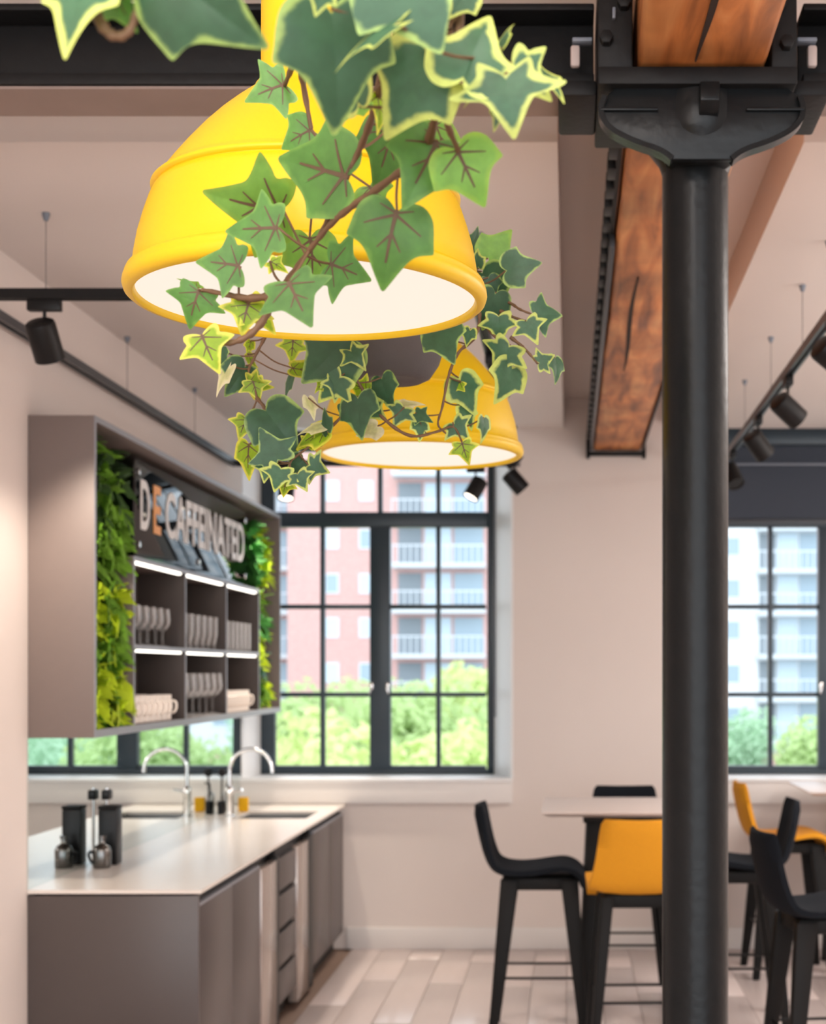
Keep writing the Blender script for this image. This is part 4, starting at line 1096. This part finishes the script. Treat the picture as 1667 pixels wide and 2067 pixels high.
def ivy(name, origin, label, leaves, stems, rstem, rpet, feet):
    t = thing(name, origin, label, 'ivy')
    rnd = random.Random(name + label)
    sb_ = B(); allp = []
    for st_ in stems:
        pts = curve_pts([at(*q) for q in st_], 5)
        allp += pts
        sb_.tube(pts, [rstem * (1 - 0.55 * k / (len(pts) - 1)) * (1 + 0.18 * math.sin(k * 2.1)) for k in range(len(pts))], 7)
    for f in feet: sb_.tube(curve_pts(f, 5), rstem * 0.8, 7)
    pet = []
    for (bx_, by_, tx_, ty_, w, Y, kd) in leaves:
        shape = kd[1] if len(kd) > 1 else 's'
        shape = {'s': 'star', 'r': 'round', 't': 'sharp'}[shape]
        p0 = at(bx_, by_, Y); p1 = at(tx_, ty_, Y)
        d = p1 - p0; L_ = d.length * 1.06; d = d.normalized()
        pitch = rnd.uniform(-0.25, 0.25)
        d = (d + Vector((0, pitch, 0))).normalized()
        s0 = d.cross(Vector((0, 1, 0))).normalized()        # in the picture plane
        ww = min(w, 1.0)
        tau = math.acos(max(0.3, ww)) * (1 if rnd.random() < 0.5 else -1) * 0.9
        s_ = (Matrix.Rotation(tau, 3, d) @ s0).normalized()
        nrm = s_.cross(d).normalized()
        if nrm.y > 0: s_ = -s_; nrm = -nrm
        wx = max(1.0, w) * (1.1 if w > 0.6 else 0.9)
        me = leaf_mesh(shape, MK[kd[0]], kd[0] in 'gyl' and Y < 2.2 or kd[0] == 'l', rnd.choice((0.5, 1.0, 1.5)))
        o = bpy.data.objects.new('leaf', me); COL.objects.link(o); o.parent = t
        M = Matrix((s_ * L_ * wx, d * L_, nrm * L_)).transposed().to_4x4()
        M.translation = p0 - Vector(origin)
        o.matrix_local = M
        # petiole to the nearest stem point
        q = min(allp, key=lambda a: (a - p0).length + (0.3 * max(0, p0.z - a.z)))
        mid = (q + p0) / 2 + Vector((0, 0, -0.06 * (q - p0).length)) + Vector((rnd.uniform(-1, 1), rnd.uniform(-1, 1), 0)) * 0.04 * (q - p0).length
        if (q - p0).length > 0.004:
            sb_.tube(curve_pts([q, mid, p0], 4), [rpet] * 9, 6)
    sb_.build('stem', 'ivy_stem', t, angle=60)
    return t
P1 = (-0.20, 1.36, CAMZ + 0.70)
planter(*P1, 'grey hanging planter above the large yellow lamp ivy')
NEAR = [
 (575,170,500,205,1.15,1.90,'gs'), (628,262,566,292,1.2,1.88,'gr'), (703,358,548,307,0.95,1.75,'gr'), (572,424,418,412,0.75,1.86,'ys'), (562,460,453,460,1.05,1.80,'gs'),
 (485,537,400,528,1.15,1.86,'gs'), (402,585,375,657,1.2,1.90,'gs'), (398,582,360,556,0.5,1.92,'ys'), (502,612,488,672,1.35,1.88,'ls'), (503,610,554,667,0.8,1.89,'ls'), (582,568,630,660,1.15,1.76,'gs'),
 (407,676,439,748,1.1,1.85,'ls'), (625,478,637,588,0.8,1.93,'yr'), (664,532,746,556,1.25,1.85,'gs'), (801,424,765,570,1.0,1.66,'gr'), (883,284,828,416,0.95,1.60,'gr'), (921,300,976,404,1.1,1.56,'yr'),
 (790,255,772,372,0.75,1.80,'gr'), (745,376,772,424,1.3,1.86,'yr'), (878,250,912,332,0.7,1.72,'yr'),
 (668,18,688,238,0.85,1.36,'dr'), (802,48,660,106,0.5,1.30,'vt'), (800,-70,885,84,1.25,1.30,'dr'), (930,168,985,20,1.0,1.40,'vr'), (1020,150,1036,265,1.3,1.40,'vt'), (1032,128,1112,190,1.0,1.43,'vs'), (1085,140,1145,202,0.5,1.45,'vt'),
 (1012,98,1025,44,0.45,1.44,'vr'), (1005,212,1000,264,0.4,1.45,'vr'), (1010,165,930,192,0.5,1.42,'vr'), (872,118,763,255,1.0,1.42,'vr'), (640,128,672,216,0.6,1.55,'yr'), (737,204,688,240,0.8,1.58,'yr'),
 (622,-4,574,10,0.6,1.5,'yr'), (650,-30,642,30,0.8,1.30,'vr'), (705,-90,690,40,1.1,1.38,'dr'), (950,-20,905,30,1.0,1.42,'vr'), (760,190,775,262,0.5,1.62,'ls'), (725,215,700,130,0.7,1.5,'vr'), (545,528,580,545,0.9,1.88,'ls'),
 (190,-70,122,104,0.85,1.20,'vr'), (330,-70,500,92,0.85,1.18,'dr'), (225,-40,262,62,0.7,1.22,'gr'), (345,-50,318,30,0.8,1.2,'vr'), (840,40,815,110,0.6,1.5,'pr')]
NSTEM = [[(905,60,1.44),(892,150,1.50),(880,230,1.55),(852,310,1.62),(790,360,1.68),(720,410,1.73),(675,445,1.77),(640,485,1.80),(602,535,1.83),(570,575,1.85),(545,603,1.86)],
         [(548,598,1.86),(500,602,1.87),(455,594,1.88),(408,585,1.89)],
         [(545,603,1.86),(535,640,1.86),(505,675,1.86),(470,691,1.86),(435,692,1.86),(408,677,1.86)],
         [(775,120,1.55),(764,190,1.62),(742,262,1.70),(720,315,1.74),(675,415,1.77),(645,475,1.80)],
         [(892,150,1.50),(900,240,1.52),(925,305,1.56)], [(925,100,1.44),(980,120,1.42),(1030,140,1.41)], [(600,60,1.7),(590,130,1.82),(575,172,1.90)], [(604,110,1.8),(612,170,1.86),(628,260,1.88)],
         [(170,-30,1.22),(200,40,1.21),(228,72,1.21),(258,66,1.21),(276,25,1.21),(285,-30,1.22)]]
z1 = P1[2] + 0.165
def foot(p, q): 
    p = Vector(p); q = Vector(q)
    rim_ = Vector((p.x, p.y, p.z)); d = Vector((q.x - p.x, q.y - p.y, 0)).normalized()
    return [rim_, rim_ + d * 0.10 + Vector((0, 0, 0.045)), rim_ + d * 0.135 + Vector((0, 0, 0.0)), q]
ivy('trailing_ivy', P1, 'green ivy vine trailing in front of the large yellow lamp', NEAR, NSTEM, 0.0056, 0.0016, [foot((P1[0], P1[1], z1), at(*NSTEM[0][0])), foot((P1[0], P1[1], z1), at(*NSTEM[3][0])), foot((P1[0], P1[1], z1), at(*NSTEM[8][0])), foot((P1[0], P1[1], z1), at(*NSTEM[6][0])), foot((P1[0], P1[1], z1), at(*NSTEM[5][0])), foot((P1[0], P1[1], z1), at(*NSTEM[7][0]))])
P2 = (-0.357, 3.0, CAMZ + 0.585)
planter(*P2, 'grey bowl shaped hanging planter between the two yellow lamps')
MID = [
 (442,708,458,745,0.8,2.9,'dr'), (466,738,428,792,0.6,2.88,'pr'), (496,738,462,800,0.85,2.9,'dr'), (506,688,500,717,0.6,2.92,'lr'), (500,714,514,744,0.6,2.92,'lr'), (510,768,523,807,1.25,2.88,'ls'), (500,772,547,787,0.8,2.885,'ls'),
 (592,686,586,732,1.1,2.95,'ls'), (590,758,567,804,0.45,2.9,'dr'), (698,685,606,769,0.95,2.80,'dr'), (690,758,634,808,1.05,2.82,'vs'), (680,762,678,810,0.9,2.83,'vs'), (706,706,738,742,0.95,2.78,'vt'), (742,790,700,770,0.95,2.86,'ls'),
 (770,762,785,826,0.75,2.84,'dr'), (722,800,728,886,0.85,2.82,'dr'), (740,815,776,848,0.9,2.83,'vr'), (762,860,722,885,0.65,2.84,'pr'), (816,822,795,860,1.2,2.84,'vs'), (800,822,854,802,0.55,2.86,'pr'), (838,834,873,851,0.85,2.85,'ds'), (846,850,852,889,0.75,2.86,'vr'),
 (925,762,960,833,0.85,2.9,'vr'), (930,770,906,795,0.9,2.9,'ls'), (936,818,956,864,0.65,2.92,'vr'), (914,852,946,886,1.15,2.9,'vs'), (976,843,980,892,0.45,2.93,'vr'), (932,893,946,936,1.05,2.88,'ls'), (884,655,914,733,0.95,2.75,'dr'), (950,664,938,697,0.85,2.85,'vr'),
 (498,845,482,886,1.15,2.88,'ls'), (503,895,497,966,0.8,2.88,'lr'), (534,826,598,910,0.95,2.85,'dr'), (562,930,526,867,1.1,2.82,'ds'), (541,932,534,974,1.1,2.84,'vs'), (568,944,553,990,1.25,2.80,'vs'), (612,928,578,956,0.95,2.85,'dr'), (600,955,618,990,1.2,2.80,'vs'), (622,938,663,952,1.25,2.83,'vs'),
 (578,968,568,1004,1.0,2.86,'ls'), (660,870,592,892,0.7,2.84,'lr'), (655,862,600,866,0.5,2.83,'pr'), (662,872,650,823,0.6,2.82,'dr'), (628,888,600,907,0.9,2.86,'ls'), (622,803,637,846,0.45,2.86,'pr'), (655,880,625,905,0.5,2.85,'lr'),
 (985,522,1030,466,1.0,3.0,'yr'), (1020,547,1089,532,1.0,2.92,'dr'), (972,548,1012,640,0.9,3.0,'dr'), (1000,590,976,662,0.8,2.9,'dr'), (1006,636,1008,694,1.05,2.88,'vs'), (1030,696,994,752,1.15,2.88,'vs'), (1036,738,1008,815,0.7,2.9,'vr'), (1078,636,1137,630,1.1,2.9,'ds'), (1062,646,1084,692,1.1,2.88,'vs'),
 (1085,734,1118,716,1.15,2.9,'vs'), (1120,722,1130,772,0.55,2.92,'dr'), (950,502,969,461,0.6,3.02,'dr'), (966,542,958,504,0.7,2.98,'vr'), (985,560,1000,600,1.0,2.97,'dr'), (588,742,640,750,0.5,2.86,'lr'), (652,775,632,790,0.8,2.84,'ls'), (690,815,702,838,0.9,2.85,'dr')]
MSTEM = [[(640,560,2.95),(560,640,2.92),(530,690,2.9),(512,725,2.9),(502,752,2.89),(518,803,2.88),(500,845,2.88)], [(518,803,2.88),(535,830,2.87),(522,880,2.87),(503,897,2.88)],
         [(720,640,2.86),(700,730,2.83),(735,795,2.84),(705,825,2.84),(665,865,2.84),(622,903,2.84),(585,935,2.83),(600,968,2.82)], [(735,795,2.84),(780,850,2.84),(830,880,2.85),(880,872,2.88),(915,862,2.9),(934,895,2.89)],
         [(960,590,2.9),(968,645,2.9),(955,685,2.88),(925,712,2.88),(905,760,2.88),(893,820,2.88),(884,856,2.89),(900,875,2.9)],
         [(940,520,2.98),(975,575,2.96),(985,620,2.92),(980,655,2.9),(1005,685,2.89),(1032,700,2.89)], [(1000,600,2.94),(1030,612,2.92),(1050,625,2.9),(1078,636,2.9)], [(1010,628,2.92),(1035,640,2.9),(1062,648,2.88)], [(1030,680,2.89),(1060,705,2.9),(1085,734,2.9)]]
z2 = P2[2] + 0.165
ivy('trailing_ivy', P2, 'variegated ivy wreathing down around the grey bowl planter', MID, MSTEM, 0.0040, 0.0016, [foot((P2[0], P2[1], z2), at(*MSTEM[k][0])) for k in (0, 2, 4, 5)])
